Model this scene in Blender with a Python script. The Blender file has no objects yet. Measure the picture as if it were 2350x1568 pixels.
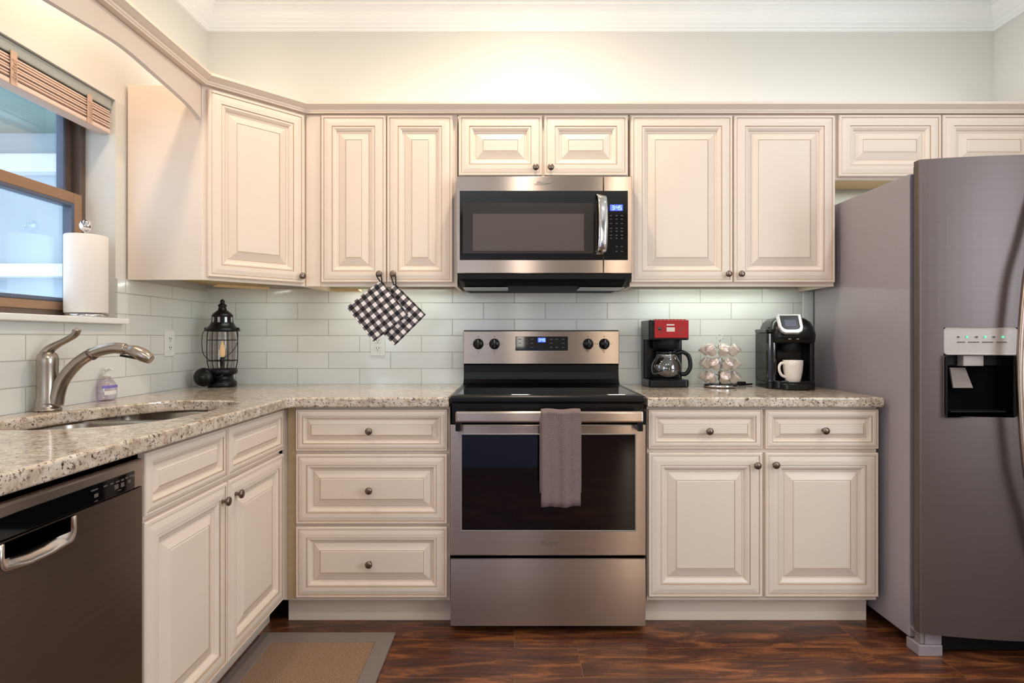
import bpy, bmesh, math, random
from mathutils import Vector, Matrix
random.seed(7)
C = bpy.context.scene.collection
PI = math.pi

# ------------------------------------------------------------------ camera, world, lights, exposure
SC = bpy.context.scene
cam_d = bpy.data.cameras.new('camera'); cam = bpy.data.objects.new('camera', cam_d); C.objects.link(cam)
cam.location = (0, -2.9, 1.155); cam.rotation_euler = (PI/2, 0, 0)
cam_d.sensor_width = 36; cam_d.lens = 1322/2350*36
cam_d.shift_x = -6/2350; cam_d.shift_y = -9/2350
cam_d.clip_start = .02
SC.camera = cam
SC.view_settings.view_transform = 'Standard'; SC.view_settings.look = 'None'
SC.view_settings.gamma = 1; SC.view_settings.use_curve_mapping = False
SC.view_settings.exposure = 0.03
w = bpy.data.worlds.new('world'); SC.world = w; w.use_nodes = True
w.node_tree.nodes['Background'].inputs[0].default_value = (.80, .90, 1, 1)
w.node_tree.nodes['Background'].inputs[1].default_value = 3.2

def area(name, loc, rot, size, power, col, size_y=None, spread=None):
    d = bpy.data.lights.new(name, 'AREA'); d.energy = power; d.color = col
    d.shape = 'DISK' if size_y is None else 'RECTANGLE'; d.size = size
    if size_y: d.size_y = size_y
    if spread: d.spread = spread
    o = bpy.data.objects.new(name, d); C.objects.link(o); o.location = loc; o.rotation_euler = rot
    return o
WARM = (1, .82, .61); NEUT = (1, .93, .83); COOL = (.85, .93, 1); LEDC = (.93, 1, .92)
area('ceiling_can_range', (.09, -.66, 2.79), (0, 0, 0), .10, 11.5, WARM)
area('ceiling_can_sink', (-1.05, -1.15, 2.79), (0, 0, 0), .08, 8.5, (1, .76, .54))
area('over_sink_lamp', (-1.36, -1.05, 2.42), (0, 0, 0), .12, .8, (1, .68, .46))
area('ceiling_can_fridge', (1.75, -1.35, 2.79), (0, 0, 0), .10, 9, (.93, .96, 1))
area('ceiling_can_rear', (.05, -2.9, 2.79), (0, 0, 0), .14, 9.5, NEUT)
area('ceiling_can_rear', (.92, -2.9, 2.79), (0, 0, 0), .14, 12, WARM)
area('cabinet_top_uplight', (-.1, -.16, 2.20), (PI, 0, 0), 1.5, 1.5, NEUT, .05)
area('cabinet_top_uplight', (1.5, -.16, 2.20), (PI, 0, 0), 1.5, 1.6, COOL, .05)
area('cabinet_top_uplight', (-1.30, -.26, 2.18), (PI, 0, PI/4), .35, .9, NEUT, .05)
area('under_cabinet_led', (-.60, -.13, 1.402), (0, 0, 0), .5, .75, LEDC, .02)
area('under_cabinet_led', (.98, -.13, 1.402), (0, 0, 0), .7, 1.1, LEDC, .02)
area('under_cabinet_led', (1.75, -.13, 1.885), (0, 0, 0), .5, .7, LEDC, .02)
area('under_cabinet_led', (-1.25, -.22, 1.402), (0, 0, PI/4), .2, .3, LEDC, .02)
area('daylight_patio_door', (-1.56, -4.2, 1.1), (0, -PI/2, 0), 2.0, 38, COOL, 1.7)
area('added_warm_streak_light', (1.42, -5.5, 1.15), (PI/2, 0, 0), .14, 5.5, WARM, 1.7)  # added tall warm light behind the camera, for vertical streaks in the steel
area('added_neutral_streak_light', (.08, -5.5, 1.3), (PI/2, 0, 0), .10, 3.2, NEUT, 1.3)  # added narrow strip for a second streak in the microwave steel
area('added_cool_reflection_light', (-.75, -5.5, 1.6), (PI/2, 0, 0), .9, 7, COOL, 1.1)  # added cool panel before the closed rear wall, tints oven and drawer reflections
area('daylight_right_window', (2.42, -2.7, 1.6), (0, PI/2, 0), 1.1, 23, COOL, 1.5)

# ------------------------------------------------------------------ materials
def lin(c): return tuple(((v/255+.055)/1.055)**2.4 if v/255 > .04045 else v/255/12.92 for v in c)
def nd(nt, t, **kw):
    n = nt.nodes.new(t)
    for k, v in kw.items(): setattr(n, k, v)
    return n
def mat(name, rgb, rough=.5, metal=0, emit=0, coat=0, alpha=1, noise=None, bump=None, spec=None, aniso=None, trans=0, ior=1.45):
    m = bpy.data.materials.new(name); m.use_nodes = True; nt = m.node_tree
    b = nt.nodes['Principled BSDF']; c = lin(rgb)
    b.inputs['Base Color'].default_value = (*c, 1); b.inputs['Roughness'].default_value = rough
    b.inputs['Metallic'].default_value = metal; b.inputs['Coat Weight'].default_value = coat
    b.inputs['Transmission Weight'].default_value = trans; b.inputs['IOR'].default_value = ior
    if spec is not None: b.inputs['Specular IOR Level'].default_value = spec
    if emit:
        b.inputs['Emission Color'].default_value = (*c, 1); b.inputs['Emission Strength'].default_value = emit
    if noise:                                   # (scale xyz, amount): a slight mottling of the colour
        tc = nd(nt, 'ShaderNodeTexCoord'); mp = nd(nt, 'ShaderNodeMapping'); nz = nd(nt, 'ShaderNodeTexNoise')
        mp.inputs['Scale'].default_value = noise[0]; nz.inputs['Scale'].default_value = 1; nz.inputs['Detail'].default_value = 4
        nt.links.new(tc.outputs['Object'], mp.inputs[0]); nt.links.new(mp.outputs[0], nz.inputs['Vector'])
        rp = nd(nt, 'ShaderNodeValToRGB'); a = noise[1]
        rp.color_ramp.elements[0].position = .3; rp.color_ramp.elements[1].position = .7
        rp.color_ramp.elements[0].color = (*[v*(1-a) for v in c], 1); rp.color_ramp.elements[1].color = (*[min(1, v*(1+a)) for v in c], 1)
        nt.links.new(nz.outputs[0], rp.inputs[0]); nt.links.new(rp.outputs[0], b.inputs['Base Color'])
        if bump:
            bp = nd(nt, 'ShaderNodeBump'); bp.inputs['Strength'].default_value = bump; bp.inputs['Distance'].default_value = .002
            nt.links.new(nz.outputs[0], bp.inputs['Height']); nt.links.new(bp.outputs[0], b.inputs['Normal'])
    if aniso:
        b.inputs['Anisotropic'].default_value = aniso
        tg = nd(nt, 'ShaderNodeCombineXYZ'); tg.inputs[2].default_value = 1; nt.links.new(tg.outputs[0], b.inputs['Tangent'])   # brushed across: highlights stretch upwards
    return m

M = {}
M['cream'] = mat('cream_paint', (233, 217, 202), .42, noise=((9, 9, 9), .012))
M['glaze'] = mat('taupe_glaze', (184, 158, 134), .45)
M['maple'] = mat('maple_veneer', (214, 186, 134), .5, noise=((3, 40, 40), .06))
M['wall'] = mat('wall_paint', (218, 216, 209), .7, noise=((60, 60, 60), .01), bump=.05)
M['trim'] = mat('white_trim_paint', (240, 241, 238), .4, noise=((8, 8, 8), .01))
M['ceil'] = mat('ceiling_paint', (236, 236, 230), .8, noise=((60, 60, 60), .02), bump=.1)
M['steel'] = mat('brushed_stainless', (190, 176, 167), .27, 1, noise=((2, 2, 260), .04), aniso=1.0)
M['steel_dw'] = mat('dark_brushed_stainless', (128, 116, 110), .32, 1, noise=((3, 3, 200), .05), aniso=.7)
M['fridge_front'] = mat('slate_stainless', (112, 102, 101), .46, .85, noise=((3, 3, 160), .03), aniso=.4)
M['fridge_side'] = mat('grey_enamel', (160, 152, 158), .42, .15, noise=((200, 200, 200), .03), bump=.1)
M['door_edge'] = mat('dark_door_edge', (92, 84, 76), .5, .3, noise=((40, 40, 40), .05))
M['filler'] = mat('tan_filler', (186, 162, 128), .5, noise=((3, 3, 40), .05))
M['nickel'] = mat('brushed_nickel', (168, 158, 148), .27, 1, noise=((90, 90, 90), .04))
M['pewter'] = mat('pewter', (128, 114, 106), .32, 1, noise=((120, 120, 120), .1))
M['chrome'] = mat('chrome', (220, 220, 222), .08, 1)
M['pocket'] = mat('polished_pocket', (214, 206, 200), .22, 1)
M['sinksteel'] = mat('satin_sink_steel', (176, 168, 158), .28, 1, noise=((80, 4, 4), .05))
M['black'] = mat('black_plastic', (9, 8, 10), .28, spec=.4, noise=((50, 50, 50), .1))
M['blackmatte'] = mat('black_matte_plastic', (8, 8, 9), .6, spec=.3, noise=((90, 90, 90), .2))
M['blackglass'] = mat('black_glass', (5, 5, 7), .05, ior=1.6, noise=((5, 5, 5), .1))
M['mwwindow'] = mat('meshed_dark_glass', (50, 45, 44), .25, spec=.4, noise=((900, 900, 900), .12))
M['mwinner'] = mat('microwave_cavity', (84, 75, 71), .3, spec=.4, noise=((900, 900, 900), .12))
M['iron'] = mat('black_iron', (9, 8, 10), .35, .2, noise=((60, 60, 60), .2))
M['white'] = mat('white_plastic', (232, 232, 228), .4, noise=((30, 30, 30), .01))
M['ceramic'] = mat('white_ceramic', (232, 222, 214), .15, coat=.4, noise=((10, 10, 10), .01))
M['red'] = mat('red_plastic', (172, 8, 14), .4, noise=((20, 20, 20), .05))
M['silver'] = mat('silver_plastic', (176, 176, 174), .3, .6, noise=((60, 60, 60), .03))
M['greypanel'] = mat('light_grey_panel', (170, 160, 154), .4, .2, noise=((60, 60, 60), .02))
M['paddle'] = mat('taupe_paddle', (128, 116, 108), .5, noise=((60, 60, 60), .03))
M['mark'] = mat('grey_printing', (165, 160, 156), .5)
M['darkmark'] = mat('dark_printing', (92, 86, 82), .5)
M['blueled'] = mat('blue_display', (60, 80, 255), .4, emit=2.2)
M['bluelit'] = mat('pale_blue_digits', (150, 180, 255), .4, emit=2.6)
M['greenled'] = mat('green_indicator', (80, 220, 150), .4, emit=1.4)
M['led'] = mat('led_lens', (225, 255, 222), .4, emit=3.2)
M['foil'] = mat('printed_foil_lid', (208, 190, 186), .35, .3, noise=((90, 90, 90), .5))
M['cup'] = mat('cream_pod_plastic', (226, 214, 202), .4, noise=((40, 40, 40), .02))
M['paper'] = mat('paper_towel', (240, 232, 224), .9, noise=((300, 300, 300), .02), bump=.3)
M['towel'] = mat('taupe_terry', (124, 106, 105), .95, noise=((350, 350, 350), .22), bump=1.0)
M['bronze'] = mat('tan_window_frame', (150, 118, 92), .5, noise=((8, 8, 60), .06))
M['darkbronze'] = mat('dark_bronze_jamb', (98, 82, 72), .5, noise=((8, 8, 60), .06))
M['darkframe'] = mat('slate_gasket', (84, 92, 112), .4, noise=((8, 8, 8), .04))
M['blind'] = mat('faux_wood_slat', (232, 208, 192), .5, noise=((60, 3, 60), .06))
M['rail'] = mat('pale_metal_headrail', (176, 186, 186), .35, .5, noise=((60, 60, 60), .03))
M['tape'] = mat('woven_ladder_tape', (206, 176, 156), .9, noise=((300, 300, 300), .2))
M['bulb'] = mat('amber_bulb', (255, 214, 150), .3, emit=.35)
M['purple'] = mat('lilac_label', (126, 116, 196), .4, noise=((40, 40, 40), .05))
M['siding'] = mat('pale_siding', (176, 192, 206), .7, noise=((2, 2, 2), .05))
M['porch'] = mat('porch_white', (238, 240, 240), .6, noise=((4, 4, 4), .02))
M['porchceil'] = mat('porch_ceiling_green', (150, 168, 160), .7, noise=((4, 4, 4), .05))
M['bar'] = mat('daylight_blue_bar', (150, 166, 214), .7, noise=((30, 30, 30), .02))  # blue of the daylight is put into the bar wall's colour
M['rear'] = mat('rear_wall_paint', (150, 142, 138), .8, noise=((30, 30, 30), .02))
M['rugedge'] = mat('grey_woven_binding', (122, 111, 106), .95, noise=((400, 400, 400), .12), bump=.6)
M['rubber'] = mat('black_rubber', (6, 6, 6), .9, spec=.1, noise=((80, 80, 80), .1))

def glassy(name, tint, amt=.12, rough=.03):
    m = bpy.data.materials.new(name); m.use_nodes = True; nt = m.node_tree; nt.nodes.clear()
    o = nd(nt, 'ShaderNodeOutputMaterial'); mx = nd(nt, 'ShaderNodeMixShader'); t = nd(nt, 'ShaderNodeBsdfTransparent'); g = nd(nt, 'ShaderNodeBsdfGlossy')
    t.inputs[0].default_value = (*tint, 1); g.inputs['Roughness'].default_value = rough
    lw = nd(nt, 'ShaderNodeLayerWeight'); lw.inputs[0].default_value = .35
    ma = nd(nt, 'ShaderNodeMath', operation='MULTIPLY_ADD'); ma.inputs[1].default_value = .3; ma.inputs[2].default_value = amt
    nt.links.new(lw.outputs['Fresnel'], ma.inputs[0]); nt.links.new(ma.outputs[0], mx.inputs[0])
    nt.links.new(t.outputs[0], mx.inputs[1]); nt.links.new(g.outputs[0], mx.inputs[2]); nt.links.new(mx.outputs[0], o.inputs[0])
    return m
M['pane'] = glassy('window_glass', (.93, .97, 1), .04)
M['lampglass'] = glassy('smoky_lantern_glass', (.82, .78, .76), .05)
M['carafe'] = glassy('carafe_glass', (.62, .60, .60), .22)
M['soap'] = glassy('clear_lilac_plastic', (.93, .89, .95), .05, .1)
M['tank'] = glassy('smoky_tank', (.20, .20, .22), .10, .08)

def tile_mat(name, rot_left):
    m = bpy.data.materials.new(name); m.use_nodes = True; nt = m.node_tree; b = nt.nodes['Principled BSDF']
    tc = nd(nt, 'ShaderNodeTexCoord'); sp = nd(nt, 'ShaderNodeSeparateXYZ'); cb = nd(nt, 'ShaderNodeCombineXYZ')
    nt.links.new(tc.outputs['Object'], sp.inputs[0])
    nt.links.new(sp.outputs['Y' if rot_left else 'X'], cb.inputs[0]); nt.links.new(sp.outputs['Z'], cb.inputs[1])
    mp = nd(nt, 'ShaderNodeMapping'); mp.inputs['Location'].default_value = (1.245 if not rot_left else .31*3, -.921+.0825*12+.004, 0)
    nt.links.new(cb.outputs[0], mp.inputs[0])
    br = nd(nt, 'ShaderNodeTexBrick', offset=.5, offset_frequency=2, squash=1)
    br.inputs['Scale'].default_value = 1; br.inputs['Brick Width'].default_value = .311; br.inputs['Row Height'].default_value = .0825
    br.inputs['Mortar Size'].default_value = .0022; br.inputs['Mortar Smooth'].default_value = .3; br.inputs['Bias'].default_value = 0
    br.inputs['Color1'].default_value = (*lin((220, 222, 218)), 1); br.inputs['Color2'].default_value = (*lin((228, 229, 225)), 1)
    br.inputs['Mortar'].default_value = (*lin((186, 187, 178)), 1)
    nt.links.new(mp.outputs[0], br.inputs['Vector']); nt.links.new(br.outputs['Color'], b.inputs['Base Color'])
    r = nd(nt, 'ShaderNodeMapRange'); r.inputs['To Min'].default_value = .12; r.inputs['To Max'].default_value = .7
    nt.links.new(br.outputs['Fac'], r.inputs['Value']); nt.links.new(r.outputs[0], b.inputs['Roughness'])
    iv = nd(nt, 'ShaderNodeMath', operation='SUBTRACT'); iv.inputs[0].default_value = 1; nt.links.new(br.outputs['Fac'], iv.inputs[1])
    bp = nd(nt, 'ShaderNodeBump'); bp.inputs['Strength'].default_value = .6; bp.inputs['Distance'].default_value = .0015
    nt.links.new(iv.outputs[0], bp.inputs['Height']); nt.links.new(bp.outputs[0], b.inputs['Normal'])
    return m
M['tile'] = tile_mat('subway_tile', False); M['tile_left'] = tile_mat('subway_tile_side', True)

def granite_mat():
    m = bpy.data.materials.new('speckled_granite'); m.use_nodes = True; nt = m.node_tree; b = nt.nodes['Principled BSDF']
    tc = nd(nt, 'ShaderNodeTexCoord')
    def noise(scale, det=5, rough=.65):
        n = nd(nt, 'ShaderNodeTexNoise'); n.inputs['Scale'].default_value = scale; n.inputs['Detail'].default_value = det; n.inputs['Roughness'].default_value = rough
        nt.links.new(tc.outputs['Object'], n.inputs['Vector']); return n
    def ramp(src, stops):
        r = nd(nt, 'ShaderNodeValToRGB'); e = r.color_ramp.elements
        e[0].position, e[0].color = stops[0][0], (*stops[0][1], 1); e[1].position, e[1].color = stops[1][0], (*stops[1][1], 1)
        for p, c in stops[2:]: x = e.new(p); x.color = (*c, 1)
        nt.links.new(src, r.inputs[0]); return r
    base = ramp(noise(26).outputs[0], [(.3, lin((164, 142, 122))), (.68, lin((226, 216, 204))), (.5, lin((204, 188, 170)))])
    s1 = ramp(noise(120, 3).outputs[0], [(.38, (1, 1, 1)), (.43, (0, 0, 0))])
    s2 = ramp(noise(75, 4, .8).outputs[0], [(.38, (1, 1, 1)), (.415, (0, 0, 0))])
    m1 = nd(nt, 'ShaderNodeMix', data_type='RGBA'); m2 = nd(nt, 'ShaderNodeMix', data_type='RGBA')
    nt.links.new(base.outputs[0], m1.inputs[6]); m1.inputs[7].default_value = (*lin((128, 108, 94)), 1); nt.links.new(s1.outputs[0], m1.inputs[0])
    nt.links.new(m1.outputs[2], m2.inputs[6]); m2.inputs[7].default_value = (*lin((58, 46, 42)), 1); nt.links.new(s2.outputs[0], m2.inputs[0])
    nt.links.new(m2.outputs[2], b.inputs['Base Color']); b.inputs['Roughness'].default_value = .16; b.inputs['Coat Weight'].default_value = .3
    return m
M['granite'] = granite_mat()

def floor_mat():
    m = bpy.data.materials.new('dark_laminate_planks'); m.use_nodes = True; nt = m.node_tree; b = nt.nodes['Principled BSDF']
    tc = nd(nt, 'ShaderNodeTexCoord')
    mp = nd(nt, 'ShaderNodeMapping'); mp.inputs['Location'].default_value = (1.3*4, .755-.19*1+.19*40, 0)
    nt.links.new(tc.outputs['Object'], mp.inputs[0])
    br = nd(nt, 'ShaderNodeTexBrick', offset=.82, offset_frequency=2)
    br.inputs['Scale'].default_value = 1; br.inputs['Brick Width'].default_value = 1.3; br.inputs['Row Height'].default_value = .19
    br.inputs['Mortar Size'].default_value = .0013; br.inputs['Mortar Smooth'].default_value = .1
    br.inputs['Color1'].default_value = (0, 0, 0, 1); br.inputs['Color2'].default_value = (1, 1, 1, 1); br.inputs['Mortar'].default_value = (.5, .5, .5, 1)
    nt.links.new(mp.outputs[0], br.inputs['Vector'])
    # every plank shifts the grain: add the plank value to the coordinates
    sc = nd(nt, 'ShaderNodeVectorMath', operation='SCALE'); sc.inputs['Scale'].default_value = 9; nt.links.new(br.outputs['Color'], sc.inputs[0])
    ad = nd(nt, 'ShaderNodeVectorMath', operation='ADD'); nt.links.new(tc.outputs['Object'], ad.inputs[0]); nt.links.new(sc.outputs[0], ad.inputs[1])
    g = nd(nt, 'ShaderNodeMapping'); g.inputs['Scale'].default_value = (2.4, 13, 1); nt.links.new(ad.outputs[0], g.inputs[0])
    n = nd(nt, 'ShaderNodeTexNoise'); n.inputs['Scale'].default_value = 1.5; n.inputs['Detail'].default_value = 10; n.inputs['Roughness'].default_value = .68; n.inputs['Distortion'].default_value = .9
    nt.links.new(g.outputs[0], n.inputs['Vector'])
    r = nd(nt, 'ShaderNodeValToRGB'); e = r.color_ramp.elements
    e[0].position, e[0].color = .32, (*lin((40, 24, 18)), 1); e[1].position, e[1].color = .72, (*lin((164, 100, 56)), 1)
    x = e.new(.5); x.color = (*lin((86, 50, 34)), 1)
    nt.links.new(n.outputs[0], r.inputs[0])
    mx = nd(nt, 'ShaderNodeMix', data_type='RGBA'); nt.links.new(br.outputs['Fac'], mx.inputs[0]); nt.links.new(r.outputs[0], mx.inputs[6]); mx.inputs[7].default_value = (*lin((120, 84, 62)), 1)
    nt.links.new(mx.outputs[2], b.inputs['Base Color']); b.inputs['Roughness'].default_value = .3
    bp = nd(nt, 'ShaderNodeBump'); bp.inputs['Strength'].default_value = .15; bp.inputs['Distance'].default_value = .002
    nt.links.new(n.outputs[0], bp.inputs['Height']); nt.links.new(bp.outputs[0], b.inputs['Normal'])
    return m
M['floor'] = floor_mat()

def weave_mat():
    m = bpy.data.materials.new('tan_sisal_weave'); m.use_nodes = True; nt = m.node_tree; b = nt.nodes['Principled BSDF']
    tc = nd(nt, 'ShaderNodeTexCoord'); n = nd(nt, 'ShaderNodeTexNoise'); n.inputs['Scale'].default_value = 240; n.inputs['Detail'].default_value = 3
    w1 = nd(nt, 'ShaderNodeTexWave', bands_direction='X'); w1.inputs['Scale'].default_value = 60; w1.inputs['Distortion'].default_value = 2
    nt.links.new(tc.outputs['Object'], n.inputs['Vector']); nt.links.new(tc.outputs['Object'], w1.inputs['Vector'])
    ad = nd(nt, 'ShaderNodeMath', operation='MULTIPLY_ADD'); ad.inputs[1].default_value = .35; nt.links.new(w1.outputs['Fac'], ad.inputs[0]); nt.links.new(n.outputs[0], ad.inputs[2])
    r = nd(nt, 'ShaderNodeValToRGB'); e = r.color_ramp.elements
    e[0].position, e[0].color = .4, (*lin((98, 76, 60)), 1); e[1].position, e[1].color = .95, (*lin((166, 136, 110)), 1)
    nt.links.new(ad.outputs[0], r.inputs[0]); nt.links.new(r.outputs[0], b.inputs['Base Color']); b.inputs['Roughness'].default_value = .95
    bp = nd(nt, 'ShaderNodeBump'); bp.inputs['Strength'].default_value = .6; bp.inputs['Distance'].default_value = .003
    nt.links.new(ad.outputs[0], bp.inputs['Height']); nt.links.new(bp.outputs[0], b.inputs['Normal'])
    return m
M['weave'] = weave_mat()

def gingham_mat(pitch):
    m = bpy.data.materials.new('black_white_gingham'); m.use_nodes = True; nt = m.node_tree; b = nt.nodes['Principled BSDF']
    tc = nd(nt, 'ShaderNodeTexCoord'); sp = nd(nt, 'ShaderNodeSeparateXYZ'); nt.links.new(tc.outputs['Object'], sp.inputs[0])
    def stripe(out):
        a = nd(nt, 'ShaderNodeMath', operation='MULTIPLY'); a.inputs[1].default_value = 1/pitch; nt.links.new(out, a.inputs[0])
        f = nd(nt, 'ShaderNodeMath', operation='FRACT'); nt.links.new(a.outputs[0], f.inputs[0])
        g = nd(nt, 'ShaderNodeMath', operation='GREATER_THAN'); g.inputs[1].default_value = .5; nt.links.new(f.outputs[0], g.inputs[0]); return g
    s = nd(nt, 'ShaderNodeMath', operation='ADD'); nt.links.new(stripe(sp.outputs['X']).outputs[0], s.inputs[0]); nt.links.new(stripe(sp.outputs['Z']).outputs[0], s.inputs[1])
    h = nd(nt, 'ShaderNodeMath', operation='MULTIPLY'); h.inputs[1].default_value = .5; nt.links.new(s.outputs[0], h.inputs[0])
    r = nd(nt, 'ShaderNodeValToRGB'); r.color_ramp.interpolation = 'CONSTANT'; e = r.color_ramp.elements
    e[0].position, e[0].color = 0, (*lin((236, 230, 228)), 1); e[1].position, e[1].color = .75, (*lin((22, 20, 24)), 1)
    x = e.new(.3); x.color = (*lin((104, 98, 102)), 1)
    nt.links.new(h.outputs[0], r.inputs[0]); nt.links.new(r.outputs[0], b.inputs['Base Color']); b.inputs['Roughness'].default_value = .9
    return m
M['gingham'] = gingham_mat(.036)

# ------------------------------------------------------------------ geometry helpers
class G:
    """collects shapes and links them as one mesh object"""
    def __init__(s): s.v = []; s.f = []; s.m = []; s.sm = []
    def add(s, vs, fs, mi=0, smooth=False, X=None):
        o = len(s.v)
        s.v += [tuple(X @ Vector(v)) if X else tuple(v) for v in vs]
        for i, f in enumerate(fs):
            s.f.append(tuple(o+k for k in f)); s.m.append(mi if isinstance(mi, int) else mi[i]); s.sm.append(smooth)
        return s
    def box(s, x0, x1, y0, y1, z0, z1, mi=0, bev=0, seg=2, X=None):
        bm = bmesh.new(); bmesh.ops.create_cube(bm, size=1)
        for v in bm.verts: v.co = ((x0+x1)/2+v.co.x*(x1-x0), (y0+y1)/2+v.co.y*(y1-y0), (z0+z1)/2+v.co.z*(z1-z0))
        if bev: bmesh.ops.bevel(bm, geom=bm.edges[:], offset=bev, segments=seg, affect='EDGES', profile=.5)
        bm.verts.index_update()
        s.add([v.co[:] for v in bm.verts], [[v.index for v in f.verts] for f in bm.faces], mi, False, X); bm.free(); return s
    def loft(s, rings, mi=0, smooth=True, caps=(True, True), X=None, closed=True):
        n = len(rings[0]); vs = [p for r in rings for p in r]; fs = []
        for a in range(len(rings)-1):
            for i in range(n if closed else n-1):
                j = (i+1) % n; fs.append((a*n+i, a*n+j, (a+1)*n+j, (a+1)*n+i))
        s.add(vs, fs, mi, smooth, X)
        o = len(s.v)-len(vs)
        for c, k in ((caps[0], 0), (caps[1], len(rings)-1)):
            if c:
                idx = [o+k*n+i for i in range(n)]
                s.f.append(tuple(idx if k else idx[::-1])); s.m.append(mi if isinstance(mi, int) else mi[0]); s.sm.append(False)
        return s
    def lathe(s, prof, c=(0, 0, 0), seg=28, mi=0, axis='Z', caps=(True, True), X=None, smooth=True):
        rings = []
        for r, h in prof:
            ring = []
            for i in range(seg):
                a = 2*PI*i/seg; p = (r*math.cos(a), r*math.sin(a), h)
                if axis == 'Y': p = (p[0], -p[2], p[1])      # height towards the viewer
                if axis == 'X': p = (p[2], p[0], p[1])
                ring.append((c[0]+p[0], c[1]+p[1], c[2]+p[2]))
            rings.append(ring)
        return s.loft(rings, mi, smooth, caps, X)
    def tube(s, pts, rad, seg=12, mi=0, X=None, flat=1, caps=(True, True), closed=False):
        P = [Vector(p) for p in pts]; n = len(P); rings = []
        up = None
        for i, p in enumerate(P):
            if closed: t = P[(i+1) % n]-P[i-1]
            else: t = P[min(i+1, n-1)]-P[max(i-1, 0)]
            t.normalize()
            if up is None:
                up = Vector((0, 0, 1)) if abs(t.z) < .9 else Vector((1, 0, 0))
            a = t.cross(up).normalized(); up = a.cross(t).normalized()
            r = rad[i] if isinstance(rad, (list, tuple)) else rad
            rings.append([p+a*(r*math.cos(2*PI*k/seg))+up*(r*flat*math.sin(2*PI*k/seg)) for k in range(seg)])
        if closed: rings.append(rings[0]); caps = (False, False)
        return s.loft(rings, mi, True, caps, X)
    def prism(s, poly, z0, z1, mi=0, X=None, smooth=False):
        return s.loft([[(p[0], p[1], z0) for p in poly], [(p[0], p[1], z1) for p in poly]], mi, smooth, (True, True), X)
    def plate(s, outer, holes, t, bev=0, mi=0, X=None, res=3):
        """flat plate with holes in the XY plane, z from 0 to t, edges rounded by bev"""
        cu = bpy.data.curves.new('t', 'CURVE'); cu.dimensions = '2D'; cu.fill_mode = 'BOTH'
        for lp in [outer]+holes:
            sp = cu.splines.new('POLY'); sp.points.add(len(lp)-1); sp.use_cyclic_u = True
            for i, p in enumerate(lp): sp.points[i].co = (p[0], p[1], 0, 1)
        cu.extrude = t/2-bev; cu.bevel_depth = bev; cu.bevel_resolution = res; cu.offset = -bev
        ob = bpy.data.objects.new('t', cu); C.objects.link(ob); dg = bpy.context.evaluated_depsgraph_get()
        me = bpy.data.meshes.new_from_object(ob.evaluated_get(dg))
        s.add([(v.co.x, v.co.y, v.co.z+t/2) for v in me.vertices], [tuple(p.vertices) for p in me.polygons], mi, False, X)
        bpy.data.objects.remove(ob); bpy.data.curves.remove(cu); bpy.data.meshes.remove(me); return s

def frame_plate(x0, x1, z0, z1, hx0, hx1, hz0, hz1, yf, t, b=.002):
    """rectangular plate facing -y with a rectangular hole"""
    def q(a0, a1, c0, c1, y): return [(a0, y, c0), (a1, y, c0), (a1, y, c1), (a0, y, c1)]
    return G().loft([q(x0, x1, z0, z1, yf+t), q(x0, x1, z0, z1, yf+b), q(x0+b, x1-b, z0+b, z1-b, yf), q(hx0-b, hx1+b, hz0-b, hz1+b, yf), q(hx0, hx1, hz0, hz1, yf+b), q(hx0, hx1, hz0, hz1, yf+t), q(x0, x1, z0, z1, yf+t)], 0, False, (False, False))
def wpos(o):
    p = Vector((0, 0, 0))
    while o: p += o.location; o = o.parent
    return p
def obj(name, g, mats, parent=None, world=True, label=None):
    """link the shapes in g as one mesh object; with a parent, world coordinates become local ones"""
    me = bpy.data.meshes.new(name); off = wpos(parent) if (parent and world) else Vector((0, 0, 0))
    me.from_pydata([tuple(Vector(v)-off) for v in g.v], [], g.f)
    for k in (mats if isinstance(mats, (list, tuple)) else [mats]): me.materials.append(M[k])
    me.polygons.foreach_set('material_index', g.m); me.polygons.foreach_set('use_smooth', g.sm)
    bm = bmesh.new(); bm.from_mesh(me); bmesh.ops.remove_doubles(bm, verts=bm.verts, dist=1e-5)
    bmesh.ops.recalc_face_normals(bm, faces=bm.faces); bm.to_mesh(me); bm.free(); me.update()
    o = bpy.data.objects.new(name, me); C.objects.link(o); o.parent = parent
    if label: o['label'] = label
    return o
def thing(name, label, cat, loc=(0, 0, 0), rotz=0, group=None):
    o = bpy.data.objects.new(name, None); C.objects.link(o); o.location = loc; o.rotation_euler = (0, 0, rotz); o.empty_display_size = .05
    return tag(o, label, cat, group)
def tag(o, label, cat, group=None):
    o['label'] = label; o['category'] = cat
    if group: o['group'] = group
    return o
def struct(o): o['kind'] = 'structure'; return o
def dup(o, parent):
    c = o.copy(); C.objects.link(c); c.parent = parent; return c
def rrect(x0, x1, y0, y1, r, n=6):
    out = []
    for cx, cy, a0 in ((x1-r, y1-r, 0), (x0+r, y1-r, 90), (x0+r, y0+r, 180), (x1-r, y0+r, 270)):
        for i in range(n+1):
            a = math.radians(a0+90*i/n); out.append((cx+r*math.cos(a), cy+r*math.sin(a)))
    return out
def ring3(poly, z): return [(p[0], p[1], z) for p in poly]
FRONT = Matrix(((1, 0, 0, 0), (0, 0, -1, 0), (0, 1, 0, 0), (0, 0, 0, 1)))      # plate drawn in x,z facing -y
def front(y): return Matrix.Translation((0, y, 0)) @ FRONT
def side(x): return Matrix.Translation((x, 0, 0)) @ Matrix(((0, 0, 1, 0), (1, 0, 0, 0), (0, 1, 0, 0), (0, 0, 0, 1)))   # drawn in y,z facing +x
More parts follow.
